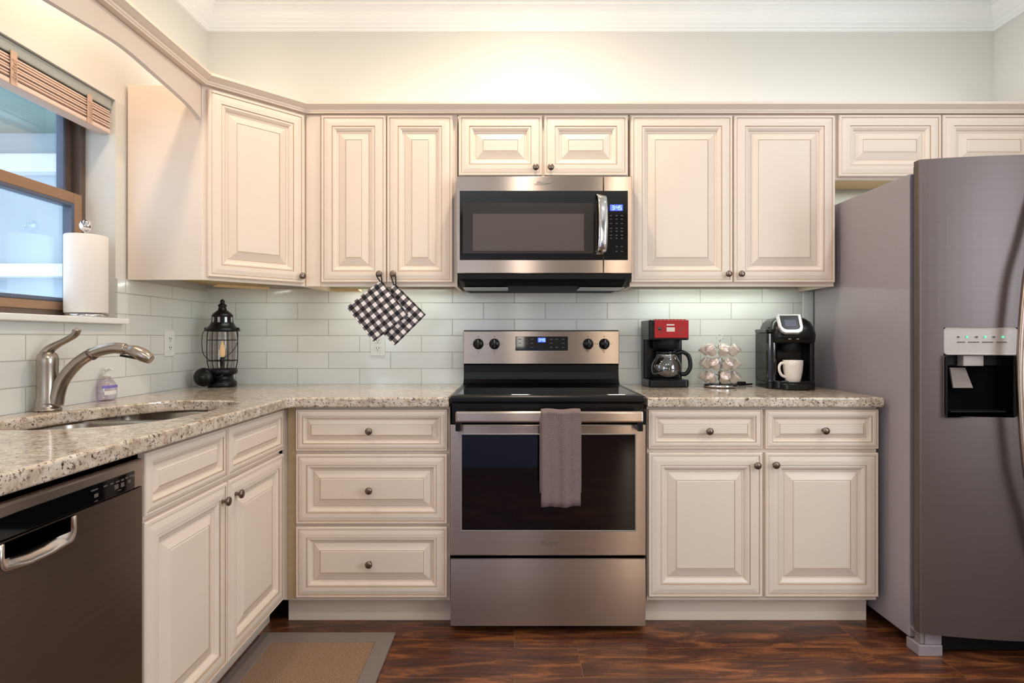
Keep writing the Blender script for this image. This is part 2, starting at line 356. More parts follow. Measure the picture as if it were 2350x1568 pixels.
def writing(name, s, size, X, matk, parent, shear=0):
    cu = bpy.data.curves.new('t', 'FONT'); cu.body = s; cu.size = size; cu.extrude = .0004; cu.align_x = 'CENTER'; cu.align_y = 'CENTER'; cu.shear = shear
    ob = bpy.data.objects.new('t', cu); C.objects.link(ob); me = bpy.data.meshes.new_from_object(ob.evaluated_get(bpy.context.evaluated_depsgraph_get()))
    g = G().add([v.co[:] for v in me.vertices], [tuple(p.vertices) for p in me.polygons], 0, False, X)
    bpy.data.objects.remove(ob); bpy.data.curves.remove(cu); bpy.data.meshes.remove(me)
    return obj(name, g, matk, parent)
def sweep(g, prof, path, mi=0):
    """moulding: profile of (out, z) carried along a plan polyline with mitred corners, out = left of travel"""
    P = [Vector((p[0], p[1])) for p in path]; rings = []
    for i, p in enumerate(P):
        def nrm(a, b): d = (b-a).normalized(); return Vector((-d.y, d.x))
        n1 = nrm(P[i-1], p) if i else nrm(p, P[i+1]); n2 = nrm(p, P[i+1]) if i < len(P)-1 else n1
        mt = (n1+n2).normalized(); k = 1/max(.3, mt.dot(n1))
        rings.append([(p.x+mt.x*o*k, p.y+mt.y*o*k, z) for o, z in prof])
    return g.loft(rings, mi, False, (True, True))
def smoothpath(pts, n=8):
    """Catmull-Rom through the points"""
    P = [Vector(p) for p in pts]; P = [2*P[0]-P[1]]+P+[2*P[-1]-P[-2]]; out = []
    for i in range(1, len(P)-2):
        for k in range(n):
            t = k/n; a, b, c, d = P[i-1], P[i], P[i+1], P[i+2]
            out.append(.5*((2*b)+(c-a)*t+(2*a-5*b+4*c-d)*t*t+(3*b-a-3*c+d)*t**3))
    out.append(P[-2]); return out

# ------------------------------------------------------------------ the room
XL, XR, YR, ZC = -1.548, 2.414, -5.6, 2.81
WY0, WY1, WZ0, WZ1 = -1.50, -.666, 1.229, 2.076          # kitchen window opening
TOP, CB = .921, .882                                     # worktop top and underside
wb = struct(obj('wall_back', G().box(XL-.2, XR+.2, 0, .15, 0, ZC), 'wall'))
obj('tile_backsplash', G().box(XL, 1.447, -.008, 0, TOP, 1.40), 'tile', wb, label='pale grey-green glazed subway tile')
obj('tile_edge_strip', G().box(1.447, 1.50, -.010, 0, TOP, 1.40, bev=.002), 'trim', wb)
g = G()
g.box(XL-.2, XL, YR, -5.05, 0, ZC).box(XL-.2, XL, -5.05, -3.35, 2.1, ZC).box(XL-.2, XL, -3.35, WY0, 0, ZC).box(XL-.2, XL, WY1, .15, 0, ZC).box(XL-.2, XL, WY0, WY1, 0, WZ0-.022).box(XL-.2, XL, WY0, WY1, WZ1, ZC)
wl = struct(obj('wall_left', g, 'wall'))
g = G().box(XL, XL+.008, -2.4, WY0-.0, TOP, 1.385).box(XL, XL+.008, WY1, -.008, TOP, 1.385).box(XL, XL+.008, WY0, WY1, TOP, WZ0-.022)
obj('tile_backsplash', g, 'tile_left', wl, label='pale glazed subway tile')
struct(obj('wall_right', G().box(XR, XR+.15, YR, -3.45, 0, ZC).box(XR, XR+.15, -3.45, -1.95, 0, 1.05).box(XR, XR+.15, -3.45, -1.95, 2.15, ZC).box(XR, XR+.15, -1.95, 0, 0, ZC), 'wall'))
struct(obj('wall_rear', G().box(XL-.2, XR+.15, YR-.12, YR, 0, ZC), 'rear'))
struct(obj('wall_bar', G().box(XL, .33, -3.66, -3.55, 0, 1.05), 'bar'))
struct(obj('floor', G().box(XL-.2, XR+.2, YR-.2, .15, -.05, 0), 'floor'))
struct(obj('ceiling', G().box(XL-.2, XR+.2, YR-.2, .15, ZC, ZC+.1), 'ceil'))
g = G()
sweep(g, [(0, 2.694), (.013, 2.694), (.016, 2.703), (.014, 2.710), (.020, 2.716), (.022, 2.730), (.030, 2.735), (.036, 2.746), (.058, 2.764), (.072, 2.786), (.072, 2.790), (.090, 2.794), (.090, ZC), (0, ZC)],
      [(XR, YR), (XR, 0), (XL, 0), (XL, YR)])
struct(obj('trim_1', g, 'trim'))

# kitchen window
w1 = bpy.data.objects.new('window_1', None); C.objects.link(w1); struct(w1); w1.location = (XL-.14, (WY0+WY1)/2, WZ0)
FX0, FX1 = XL-.17, XL-.115
def frame_rect(g, x0, x1, y0, y1, z0, z1, wd, mi=0, wb=None):
    wb = wb or wd
    g.box(x0, x1, y0, y0+wd, z0, z1, mi, .003).box(x0, x1, y1-wd, y1, z0, z1, mi, .003)
    return g.box(x0, x1, y0+wd, y1-wd, z0, z0+wb, mi, .003).box(x0, x1, y0+wd, y1-wd, z1-wd, z1, mi, .003)
obj('window_frame', frame_rect(G(), FX0, FX1, WY0, WY1, WZ0, WZ1, .028), 'darkbronze', w1)
up = obj('upper_sash', frame_rect(G(), FX0, FX0+.022, WY0+.028, WY1-.028, 1.665, WZ1-.028, .032, 0, .03), 'darkbronze', w1)
obj('sash_gasket', frame_rect(G(), FX0-.004, FX0+.026, WY0+.060, WY1-.060, 1.695, WZ1-.060, .012), 'darkframe', up)
obj('pane', G().box(FX0+.008, FX0+.012, WY0+.06, WY1-.06, 1.69, WZ1-.05), 'pane', up)
lo = obj('lower_sash', frame_rect(G(), FX0+.026, FX1+.004, WY0+.024, WY1-.024, WZ0+.026, 1.700, .040, 0, .032), 'bronze', w1)
obj('sash_gasket', frame_rect(G(), FX0+.024, FX1+.007, WY0+.064, WY1-.064, WZ0+.058, 1.660, .014), 'darkframe', lo)
obj('pane', G().box(FX0+.036, FX0+.040, WY0+.064, WY1-.064, WZ0+.05, 1.665), 'pane', lo)
obj('window_sill', G().box(XL-.118, XL+.040, WY0-.02, WY1+.024, WZ0-.022, WZ0, bev=.004), 'trim', w1)

# what stands outside the window
e = thing('covered_porch', 'pale covered porch with white beams outside the kitchen window', 'porch', (-3.4, 1.0, -.2))
obj('porch_wall', G().box(-6.5, -1.76, 1.6, 1.7, -.2, 2.75), 'siding', e)
obj('porch_ceiling', G().box(-6.5, -1.76, .5, 1.7, 2.75, 2.8), 'porchceil', e)
obj('porch_floor', G().box(-6.5, -1.76, -3, 1.7, -.25, -.2), 'siding', e)
for z0, z1 in ((1.10, 1.24), (1.62, 1.72), (2.42, 2.56)): obj('beam', G().box(-6.5, -1.76, 1.48, 1.6, z0, z1, bev=.01), 'porch', e)
obj('post', G().box(-4.6, -4.45, 1.3, 1.48, -.2, 2.75, bev=.01), 'porch', e)

# blind pulled up inside the window head
b = thing('window_blind', 'faux wood blind pulled up under the window head', 'blind', (XL-.04, (WY0+WY1)/2, 1.94))
BX = XL-.036
obj('headrail', G().box(BX-.026, BX+.026, WY0+.006, WY1-.006, 2.036, 2.074, bev=.003), 'rail', b)
for i in range(7):
    z = 1.968+i*.0098; tw = random.uniform(-.003, .003)
    obj('slat', G().box(BX-.025+tw, BX+.025+tw, WY0+.010, WY1-.010, z-.0028, z+.0028, bev=.0012), 'blind', b)
obj('bottom_rail', G().box(BX-.025, BX+.025, WY0+.010, WY1-.010, 1.940, 1.958, bev=.004), 'blind', b)
for y in (-.79, -1.11, -1.40):
    g = G()
    for xx in (BX+.028,): g.box(xx-.001, xx+.001, y-.012, y+.012, 1.938, 2.045)
    for k in range(7): g.tube(smoothpath([(BX+.028, y-.010+.004*(k % 3), 1.965+k*.009), (BX+.034, y+.004, 1.960+k*.009), (BX+.028, y+.010, 1.967+k*.009)], 3), .0012, 5)
    obj('ladder_tape', g, 'tape', b)

# ------------------------------------------------------------------ cabinet kit
def door_mesh(w, h, k=1.0, t=.020):
    """raised-panel front, centred; faces -y; glaze lies in the grooves"""
    prof = [(0, 0), (0, .016), (.003, .0195), (.0105, .0195), (.0122, .0165), (.0145, .0180), (.030, .0208), (.0455, .0205), (.0475, .0170), (.0510, .0185), (.0550, .0180), (.0625, .0125), (.0660, .0055), (.0725, .0052), (.0738, .0050), (.0765, .0065), (.1020, .0165), (.1040, .0150), (.1075, .0172)]
    glz = {4, 8, 14, 17}
    vs, fs, ms = [], [], []
    for i, d in prof:
        i *= k; x, z = w/2-i, h/2-i
        vs += [(-x, -d, -z), (x, -d, -z), (x, -d, z), (-x, -d, z)]
    for a in range(len(prof)-1):
        for q in range(4):
            fs.append((a*4+q, a*4+(q+1) % 4, a*4+4+(q+1) % 4, a*4+4+q)); ms.append(1 if (a+1) in glz else 0)
    n = (len(prof)-1)*4; fs.append((n, n+1, n+2, n+3)); ms.append(0); fs.append((3, 2, 1, 0)); ms.append(0)
    return G().add(vs, fs, ms)
knob_proto = None
def add_knob(panel, x, z, y=-.0185):
    global knob_proto
    if knob_proto is None:
        g = G().lathe([(.007, 0), (.0055, .004), (.005, .011), (.0085, .015), (.0135, .019), (.0145, .023), (.0125, .027), (.007, .0295), (.001, .030)], axis='Y', seg=20)
        o = obj('knob', g, 'pewter', panel, False); knob_proto = o
    else:
        o = dup(knob_proto, panel)
    o.location = (x, y, z); return o
def panel(kind, parent, cx, cy, z0, z1, wdt, rot=0, k=1.06, knob=None):
    """a front whose back lies at plan point (cx, cy), facing along rot"""
    h = z1-z0; o = obj(kind, door_mesh(wdt, h, k), ['cream', 'glaze'], parent, False)
    o.location = Vector((cx, cy, (z0+z1)/2))-wpos(parent); o.rotation_euler = (0, 0, rot)
    if knob: add_knob(o, knob[0], knob[1])
    return o
WT, WB = 2.158, 1.385                     # wall cabinets: top and bottom
def wall_body(parent, x0, x1, zb=WB):
    g = G().box(x0+.001, x1-.001, -.305, -.010, zb+.038, WT)
    g.box(x0+.001, x1-.001, -.305, -.287, zb, zb+.038).box(x0+.001, x0+.016, -.287, -.010, zb, zb+.038).box(x1-.016, x1-.001, -.287, -.010, zb, zb+.038)
    o = obj('body', g, 'cream', parent)
    obj('underside_panel', G().box(x0+.016, x1-.016, -.287, -.012, zb+.032, zb+.0379), 'maple', parent)
    return o

# diagonal corner cabinet
c = thing('corner_wall_cabinet', 'cream diagonal corner wall cabinet with one raised-panel door above the black lantern', 'cabinet', (XL+.3, -.3, WB))
D1, D2 = (-1.243, -.61), (-.938, -.305)
poly = [(XL+.010, -.012), (XL+.010, -.61), D1, D2, (-.939, -.012)]
obj('body', G().prism(poly, WB+.038, WT).loft([ring3([(XL+.010, -.61), D1, D2, (-.939, -.012), (-.955, -.012), (-.955, -.300), (-1.250, -.594), (XL+.010, -.594)], z) for z in (WB, WB+.038)], 0, False), 'cream', c)
obj('underside_panel', G().prism([(XL+.012, -.014), (XL+.012, -.592), (-1.251, -.592), (-.957, -.302), (-.957, -.014)], WB+.032, WB+.0379), 'maple', c)
panel('door', c, (D1[0]+D2[0])/2, (D1[1]+D2[1])/2, 1.398, 2.146, .395, PI/4, knob=(.180, -.345))

c = thing('wall_cabinet', 'cream two-door wall cabinet between corner cabinet and microwave, potholders on its knobs', 'cabinet', (-.6, 0, WB), group='upper wall cabinets')
wall_body(c, -.938, -.257)
lip = (-.936, -.872)
obj('filler_strip', G().box(lip[0], lip[1], -.313, -.305, WB, WT-.004, bev=.001), 'cream', c)
DL = panel('door', c, -.721, -.305, 1.402, 2.150, .290, knob=(.120, -.338))
DR = panel('door', c, -.424, -.305, 1.402, 2.150, .294, knob=(-.116, -.338))
c = thing('wall_cabinet', 'short cream two-door wall cabinet directly above the microwave', 'cabinet', (.13, 0, 1.862), group='upper wall cabinets')
wall_body(c, -.253, .513, 1.866)
panel('door', c, -.064, -.305, 1.880, 2.150, .374, knob=(.158, -.103))
panel('door', c, .319, -.305, 1.880, 2.150, .374, knob=(-.158, -.103))
c = thing('wall_cabinet', 'wide cream two-door wall cabinet between microwave and refrigerator', 'cabinet', (.98, 0, WB), group='upper wall cabinets')
wall_body(c, .517, 1.438)
panel('door', c, .748, -.305, 1.402, 2.150, .455, knob=(.203, -.338))
panel('door', c, 1.208, -.305, 1.402, 2.150, .452, knob=(-.200, -.338))
c = thing('wall_cabinet', 'short cream two-door wall cabinet above the refrigerator, bottom edge hidden', 'cabinet', (1.9, 0, 1.862), group='upper wall cabinets')
wall_body(c, 1.442, 2.400, 1.866)
panel('door', c, 1.680, -.305, 1.876, 2.152, .458)
panel('door', c, 2.146, -.305, 1.876, 2.152, .460)

# arched valance over the window and the crown on top of the cabinets
lower = smoothpath([(-.640, 2.034, 0), (-.715, 2.050, 0), (-.896, 2.069, 0), (-1.066, 2.082, 0), (-1.236, 2.069, 0), (-1.417, 2.050, 0), (-1.492, 2.034, 0)], 5)
pts = [(-.612, 2.157), (-.612, 2.022)]+[(p.x, p.y) for p in lower]+[(-1.52, 2.022), (-1.52, 2.157)]
tag(obj('window_valance', G().loft([[(x, p[0], p[1]) for p in pts] for x in (-1.263, -1.245)], 0, False), 'cream'), 'arched cream wooden valance board bridging in front of the window', 'valance')
g = G()
sweep(g, [(-.02, 2.1585), (.0225, 2.1585), (.0225, 2.164), (.026, 2.167), (.027, 2.173), (.034, 2.177), (.044, 2.184), (.050, 2.188), (.050, 2.199), (-.02, 2.199)],
      [(2.400, -.305), D2, D1, (-1.243, -1.52)])
tag(obj('cabinet_crown', g, 'cream'), 'cream crown moulding running along the tops of the wall cabinets', 'molding')

# base cabinets
BT, DB = CB-.001, .128
def base_body(parent, x0, x1):
    obj('body', G().box(x0+.001, x1-.001, -.61, -.010, .112, BT), 'cream', parent)
    obj('toe_kick', G().box(x0+.001, x1-.001, -.545, -.530, 0, .112), 'cream', parent)
c = thing('drawer_base_cabinet', 'cream base cabinet with a stack of three drawers left of the stove', 'cabinet', (-.58, -.3, 0))
base_body(c, -.925, -.256)
obj('filler_strip', G().box(-.900, -.868, -.616, -.61, .118, BT, bev=.001), 'filler', c)
kz = ((.708, .8715, .58, 0), (.4196, .6945, .92, 0), (.1285, .4076, .92, 0))
for z0, z1, k, q in kz: panel('drawer', c, -.5645, -.61, z0, z1, .598, k=k, knob=(-.006, -.002))
c = thing('base_cabinet', 'cream base cabinet with two drawers over two doors between stove and refrigerator', 'cabinet', (.98, -.3, 0))
base_body(c, .524, 1.438)
panel('drawer', c, .753, -.61, .716, .8715, .450, k=.56, knob=(.010, -.006))
panel('drawer', c, 1.2125, -.61, .716, .8715, .446, k=.56, knob=(.004, -.004))
panel('door', c, .753, -.61, .131, .700, .450, knob=(.197, .238))
panel('door', c, 1.2125, -.61, .131, .700, .446, knob=(-.190, .240))
c = thing('sink_base_cabinet', 'cream sink base cabinet with two false drawer fronts over two doors beside the dishwasher', 'cabinet', (-1.2, -1.06, 0))
SX = -.924
obj('body', G().box(XL+.010, SX, -1.494, -.616, .112, .66).box(-.950, SX, -1.494, -.616, .66, BT).box(XL+.01, SX, -1.494, -1.470, .66, BT).box(XL+.010, SX, -.640, -.616, .66, BT), 'cream', c)
obj('toe_kick', G().box(-1.010, -.995, -1.494, -.56, 0, .112), 'cream', c)
for y0, y1, kn in ((-1.488, -1.084, .165), (-1.076, -.640, -.178)):
    panel('drawer_front', c, SX, (y0+y1)/2, .716, .8715, y1-y0, PI/2, .56)
    panel('door', c, SX, (y0+y1)/2, .128, .700, y1-y0, PI/2, 1, (kn, .235))

# worktops
def arc(cx, cy, r, a0, a1, n=6): return [(cx+r*math.cos(math.radians(a0+(a1-a0)*i/n)), cy+r*math.sin(math.radians(a0+(a1-a0)*i/n))) for i in range(n+1)]
cutp = [(-.985, -1.15), (-.980, -.87), (-1.03, -.775), (-1.15, -.752), (-1.27, -.772), (-1.37, -.93), (-1.42, -1.08), (-1.437, -1.25), (-1.42, -1.38), (-1.33, -1.432), (-1.20, -1.432), (-1.06, -1.36), (-1.00, -1.26)]
cut = [(p.x, p.y) for p in smoothpath([(a, b_, 0) for a, b_ in cutp[-2:]+cutp+cutp[:2]], 5)[10:-6]][:len(cutp)*5]
outer = [(XL+.009, -.009), (XL+.009, -2.40), (-.878, -2.40)] + arc(-.838, -.692, .04, 180, 90) + [(-.257, -.652), (-.257, -.009)]
tag(obj('granite_worktop', G().plate(outer, [cut], TOP-CB, .007, 0, Matrix.Translation((0, 0, CB))), 'granite'), 'L-shaped speckled beige granite worktop around the sink', 'worktop')
outer = [(.520, -.009), (.520, -.652), (1.441, -.652), (1.441, -.009)]
tag(obj('granite_worktop', G().plate(outer, [], TOP-CB, .007, 0, Matrix.Translation((0, 0, CB))), 'granite'), 'short straight speckled granite worktop under the coffee makers', 'worktop')

# sink
s = thing('kitchen_sink', 'stainless undermount double-bowl sink set in the granite', 'sink', (-1.19, -1.1, .69))
def bowl(y0, y1):
    g = G(); x0, x1 = -1.450, -.970; rings = []
    for ins, z in ((-.012, CB-.0015), (0, CB-.0015), (.002, CB-.01), (.010, .735), (.022, .712), (.05, .700)):
        rings.append(ring3(rrect(x0+ins, x1-ins, y0+ins, y1-ins, max(.012, .062-ins*.2), 8), z))
    g.loft(rings, 0, True, (False, True))
    for ins, z in ((.006, .70),): pass
    return g
for y0, y1 in ((-.984, -.745), (-1.440, -1.016)):
    bo = obj('bowl', bowl(y0, y1), 'sinksteel', s)
    obj('drain', G().lathe([(.044, .701), (.042, .704), (.034, .703), (.03, .7015), (.001, .7015)], (-1.19, (y0+y1)/2, 0), 24), 'chrome', bo)
obj('divider_rim', G().box(-1.450, -.970, -1.018, -.982, .868, CB-.003, bev=.006), 'sinksteel', s)

# faucet
f = thing('kitchen_faucet', 'brushed nickel pull-out faucet behind the sink', 'faucet', (-1.492, -1.06, TOP))
fx, fy = -1.492, -1.06
obj('base_body', G().lathe([(.037, TOP), (.038, TOP+.006), (.035, TOP+.010), (.031, TOP+.014), (.034, TOP+.024), (.033, TOP+.030), (.0295, TOP+.044), (.0285, TOP+.14), (.0295, TOP+.150), (.0295, TOP+.166), (.026, TOP+.180), (.016, TOP+.190), (.001, TOP+.193)], (fx, fy, 0), 32), 'nickel', f)
sp = smoothpath([(fx+.026, fy, TOP+.020), (fx+.034, fy+.001, TOP+.062), (fx+.051, fy+.003, TOP+.104), (fx+.093, fy+.008, TOP+.155), (fx+.143, fy+.014, TOP+.187), (fx+.195, fy+.020, TOP+.200), (fx+.232, fy+.025, TOP+.197)], 8)
n = len(sp); obj('spout', G().tube(sp, [.0215-.0035*min(1, i/(n*.5)) for i in range(n)], 16), 'nickel', f)
sp = smoothpath([(fx+.228, fy+.0245, TOP+.197), (fx+.258, fy+.029, TOP+.190), (fx+.285, fy+.033, TOP+.176), (fx+.308, fy+.036, TOP+.160)], 6)
h = obj('spray_head', G().tube(sp, [.0175]*4+[.0195, .021, .0225, .0235, .024, .0245, .025, .025, .0245, .024, .023, .022, .020, .018, .016][:len(sp)-4], 16, flat=.85), 'nickel', f)
obj('spray_button', G().box(-.028, .028, -.007, .007, -.004, .003, bev=.002, X=Matrix.Translation((fx+.244, fy+.026, TOP+.172)) @ Matrix.Rotation(.18, 4, 'Y')), 'black', h)
obj('collar', G().tube([(fx+.128, fy+.012, TOP+.1775), (fx+.137, fy+.013, TOP+.1835)], .0197, 16), 'pewter', f)
lv = smoothpath([(fx-.012, fy, TOP+.170), (fx+.006, fy+.001, TOP+.196), (fx+.030, fy+.003, TOP+.212), (fx+.060, fy+.004, TOP+.228), (fx+.083, fy+.005, TOP+.243), (fx+.092, fy+.005, TOP+.262)], 5)
n = len(lv); obj('lever_handle', G().tube(lv, [.022-.010*min(1, i/(n*.45)) + (.004*max(0, i/n-.6)) for i in range(n)], 14, flat=.8), 'nickel', f)

# ------------------------------------------------------------------ dishwasher
d = thing('dishwasher', 'dark stainless dishwasher with black control strip beside the sink cabinet', 'dishwasher', (-1.2, -1.795, 0))
y0, y1, fxx = -2.098, -1.497, -.904
obj('tub_body', G().box(XL+.06, fxx-.045, y0, y1, .10, .872), 'blackmatte', d)
po = [(-1.886, .790), (-1.886, .762)] + arc(-1.862, .762, .024, 180, 235, 4) + [(-1.825, .735), (-1.775, .735)] + arc(-1.742, .760, .024, 300, 360, 4) + [(-1.718, .790)]
obj('door_panel', G().plate([(y0+.003, .125), (y1-.003, .125), (y1-.003, .794), (y0+.003, .794)], [po], .040, .003, 0, side(fxx-.040)), 'steel_dw', d)
cy = sum(p[0] for p in po)/len(po)
def shr(k, dz): return [(cy+(p[0]-cy)*k, .79-(.79-p[1])*k+dz) for p in po]
g = G(); rings = [[(fxx+dx, p[0], p[1]) for p in shr(k, 0)] for k, dx in ((1.05, .0005), (1.04, .003), (.98, .003), (.86, -.002), (.66, -.012), (.45, -.024), (.25, -.030))]
g.loft(rings, 0, True, (False, True)); obj('handle_pocket', g, 'pocket', d, label='bright chrome scooped handle pocket')
cp = obj('console', G().box(fxx-.045, fxx+.004, y0+.003, y1-.003, .796, .864, bev=.008, seg=4), 'steel', d)
pn = obj('control_panel', G().box(fxx+.002, fxx+.0055, y0+.03, y1-.040, .799, .840, bev=.001), 'blackglass', cp, label='glossy black control strip')
g = G()
for k, (yy, zz, ww, hh) in enumerate([(-1.668, .829, .020, .003), (-1.663, .816, .012, .008), (-1.663, .804, .010, .002), (-1.635, .829, .012, .003), (-1.615, .829, .010, .003), (-1.600, .818, .013, .010), (-1.596, .829, .012, .003), (-1.580, .829, .010, .004), (-1.580, .818, .011, .010), (-1.566, .830, .008, .004), (-1.557, .820, .010, .007), (-1.553, .831, .008, .004), (-1.542, .830, .009, .006), (-1.590, .808, .012, .002)]):
    g.box(fxx+.0052, fxx+.0058, yy-ww/2, yy+ww/2, zz-hh/2, zz+hh/2)
obj('printed_symbols', g, 'darkmark', cp)
obj('kick_plate', G().box(fxx-.100, fxx-.090, y0+.01, y1-.01, .0, .12), 'blackmatte', d)

# ------------------------------------------------------------------ range
r = thing('kitchen_range', 'stainless electric range with black glass oven door and smooth black cooktop', 'stove', (.13, -.34, 0))
RX0, RX1, RF = -.250, .510, -.640
obj('body', G().box(RX0+.004, RX1-.004, RF+.01, -.03, .035, .895), 'blackmatte', r)
ct = obj('cooktop', G().box(RX0-.002, RX1+.002, RF-.022, -.060, .897, .929, bev=.010, seg=3), 'black', r, label='black glass cooktop')
obj('glass_top', G().box(RX0+.025, RX1-.025, RF+.012, -.115, .928, .9305, bev=.001), 'blackglass', ct)
obj('front_rail', G().box(RX0+.006, RX1-.006, RF-.008, RF+.012, .822, .897), 'black', r)
# oven door
DZ0, DZ1 = .3075, .816; WX0, WX1, WWZ0, WWZ1 = -.205, .468, .406, .777
dr = obj('oven_door', frame_plate(RX0, RX1, DZ0, DZ1, WX0, WX1, WWZ0, WWZ1, RF-.021, .034, .003), 'steel', r)
obj('oven_window', G().box(WX0-.002, WX1+.002, RF-.0185, RF-.008, WWZ0-.002, WWZ1+.002), 'blackglass', dr, label='black glass oven window')
g = frame_plate(WX0-.004, WX1+.004, WWZ0-.004, WWZ1+.004, WX0, WX1, WWZ0, WWZ1, RF-.0228, .003, .001)
obj('window_bezel', g, 'silver', dr)
hb = obj('door_handle', G().box(-.222, .484, -.742, -.722, .836, .878, bev=.007, seg=3), 'steel', dr)
for x in (-.214, .476): obj('handle_bracket', G().box(x-.010, x+.010, -.724, RF-.018, .800, .868, bev=.003), 'black', hb)
writing('maker_lettering', 'Whirlpool', .016, Matrix.Translation((.134, RF-.0215, .357)) @ FRONT, 'darkmark', dr, .2)
g = G().tube([(.134+.040*math.cos(a), RF-.0215, .357+.006*math.sin(a)+.004*math.cos(a)) for a in [PI*(1.05+.9*i/14) for i in range(15)]], .0006, 5)
obj('maker_swoosh', g, 'darkmark', dr)
pf = [(RF+.012, .030), (RF-.012, .030)]+[(RF-.017-.007*math.sin(PI*i/16), .032+.260*i/16) for i in range(17)]+[(RF-.012, .294), (RF+.012, .294)]
g = G().loft([[(x, a, b_) for a, b_ in pf] for x in (RX0+.001, RX1-.001)], 0, False)
obj('storage_drawer', g, 'steel', r)
for x in (RX0+.06, RX1-.06): obj('leveling_foot', G().lathe([(.018, 0), (.018, .006), (.008, .008), (.008, .036)], (x, RF+.06, 0), 14), 'pewter', r)
for x in (RX0+.06, RX1-.06): obj('leveling_foot', G().lathe([(.018, 0), (.018, .006), (.008, .008), (.008, .036)], (x, -.12, 0), 14), 'pewter', r)
# backguard
bgp = [(-.022, .900), (-.118, .930), (-.098, .935), (-.084, .952), (-.078, .985), (-.080, 1.020), (-.088, 1.028), (-.088, 1.183), (-.075, 1.191), (-.022, 1.191)]
bg = obj('backguard', G().loft([[(x, p[0], p[1]) for p in bgp] for x in (RX0-.001+.002, RX1-.001)], 0, False), 'black', r)
cpn = obj('control_panel', G().box(RX0-.0, RX1+.0, -.094, -.084, 1.026, 1.186, bev=.003), 'steel', bg, label='stainless control panel')
ds = obj('clock_panel', G().box(.004, .260, -.0965, -.092, 1.092, 1.160, bev=.001), 'blackglass', bg)
obj('clock_glow', G().box(.113, .151, -.0972, -.0962, 1.132, 1.154), 'blueled', ds)
def digits(g, s, x, y, z, h):
    seg = {'0': 'abcdef', '1': 'bc', '2': 'abged', '3': 'abgcd', '4': 'fgbc', '5': 'afgcd', '6': 'afgedc', '7': 'abc', '8': 'abcdefg', '9': 'abfgcd'}
    wd = h*.52; t = h*.11
    for ch in s:
        if ch == ':':
            for q in (.3, .7): g.box(x-t/2, x+t/2, y-.0004, y, z+h*q-t/2, z+h*q+t/2)
            x += h*.28; continue
        P = {'a': (0, wd, h, h), 'g': (0, wd, h/2, h/2), 'd': (0, wd, 0, 0), 'f': (0, 0, h/2, h), 'b': (wd, wd, h/2, h), 'e': (0, 0, 0, h/2), 'c': (wd, wd, 0, h/2)}
        for k in seg[ch]:
            a = P[k]; g.box(x+a[0]-t/2, x+a[1]+t/2, y-.0004, y, z+a[2]-t/2, z+a[3]+t/2)
        x += h*.82
    return g
obj('clock_digits', digits(G(), '3:45', .118, -.0972, 1.137, .012), 'bluelit', ds)
g = G()
for zz in (1.147, 1.128, 1.108):
    for xx in (.026, .056, .085, .178, .205, .236):
        if random.random() < .9: g.box(xx-.007, xx+.007, -.0969, -.0963, zz-.0016, zz+.0016)
obj('printed_symbols', g, 'darkmark', ds)
kp = None
for x in (-.177, -.098, .358, .437):
    if kp is None:
        g = G().lathe([(.026, 0), (.026, .003), (.0225, .005), (.0215, .020), (.019, .024), (.001, .0245)], (x, -.094, 1.124), 28, axis='Y')
        g.box(x-.004, x+.004, -.128, -.116, 1.105, 1.145, 0, .002)
        kp = obj('burner_knob', g, 'black', bg); kp0 = x
        obj('knob_pointer', G().box(x-.0012, x+.0012, -.1290, -.1278, 1.130, 1.144), 'mark', kp)
    else:
        o = dup(kp, bg); o.location = (x-kp0, 0, 0)
        for ch in kp.children: dup(ch, o)
g = G()
for x in (-.177, -.098, .358, .437):
    for dz in (.036, -.040): g.box(x-.002, x+.002, -.0948, -.0938, 1.124+dz-.002, 1.124+dz+.002)
    for dx in (-.034, .034): g.box(x+dx-.0015, x+dx+.0015, -.0948, -.0938, 1.122, 1.126)
obj('printed_marks', g, 'darkmark', bg)

# ------------------------------------------------------------------ microwave
m = thing('microwave_oven', 'stainless over-the-range microwave with dark glass door above the stove', 'microwave', (.13, -.2, 1.43))
MF = -.400; X0, X1 = -.251, .511
obj('case', G().box(X0+.001, X1-.001, MF+.035, -.012, 1.440, 1.862), 'blackmatte', m)
def S(px): return (px-1181)/529
def Z(py): return 1.155+(775-py)/529
dx1 = S(1385)
dr = obj('door', frame_plate(X0, dx1-.001, 1.434, 1.855, S(1056), dx1-.004, Z(596), Z(439), MF, .034), 'steel', m)
gl = obj('door_glass', G().box(S(1055), dx1-.002, MF-.001, MF+.010, Z(597), Z(438), bev=.001), 'blackglass', dr, label='black glass door window')
obj('viewing_screen', G().box(S(1062), S(1362), MF-.0022, MF, Z(582), Z(466), bev=.0005), 'mwwindow', gl)
obj('cavity_view', G().box(S(1085), S(1340), MF-.0032, MF-.001, Z(576), Z(491), bev=.0005), 'mwinner', gl)
hp = smoothpath([(S(1377), MF-.004, Z(446)), (S(1380), MF-.036, Z(462)), (S(1381), MF-.046, Z(516)), (S(1380), MF-.036, Z(570)), (S(1377), MF-.004, Z(586))], 8)
g = G(); rings = []
for p in hp: rings.append([(p.x-.021, p.y+.004, p.z), (p.x-.018, p.y-.004, p.z), (p.x, p.y-.007, p.z), (p.x+.018, p.y-.004, p.z), (p.x+.021, p.y+.004, p.z)])
g.loft(rings, 0, True); obj('door_handle', g, 'chrome', dr, label='curved chrome handle')
cpn = obj('control_column', frame_plate(dx1+.001, X1, 1.434, 1.855, dx1+.0042, S(1440), Z(596), Z(439), MF, .034), 'steel', m)
kb = obj('keypad', G().box(dx1+.002, S(1441), MF-.001, MF+.010, Z(597), Z(438), bev=.001), 'blackglass', cpn)
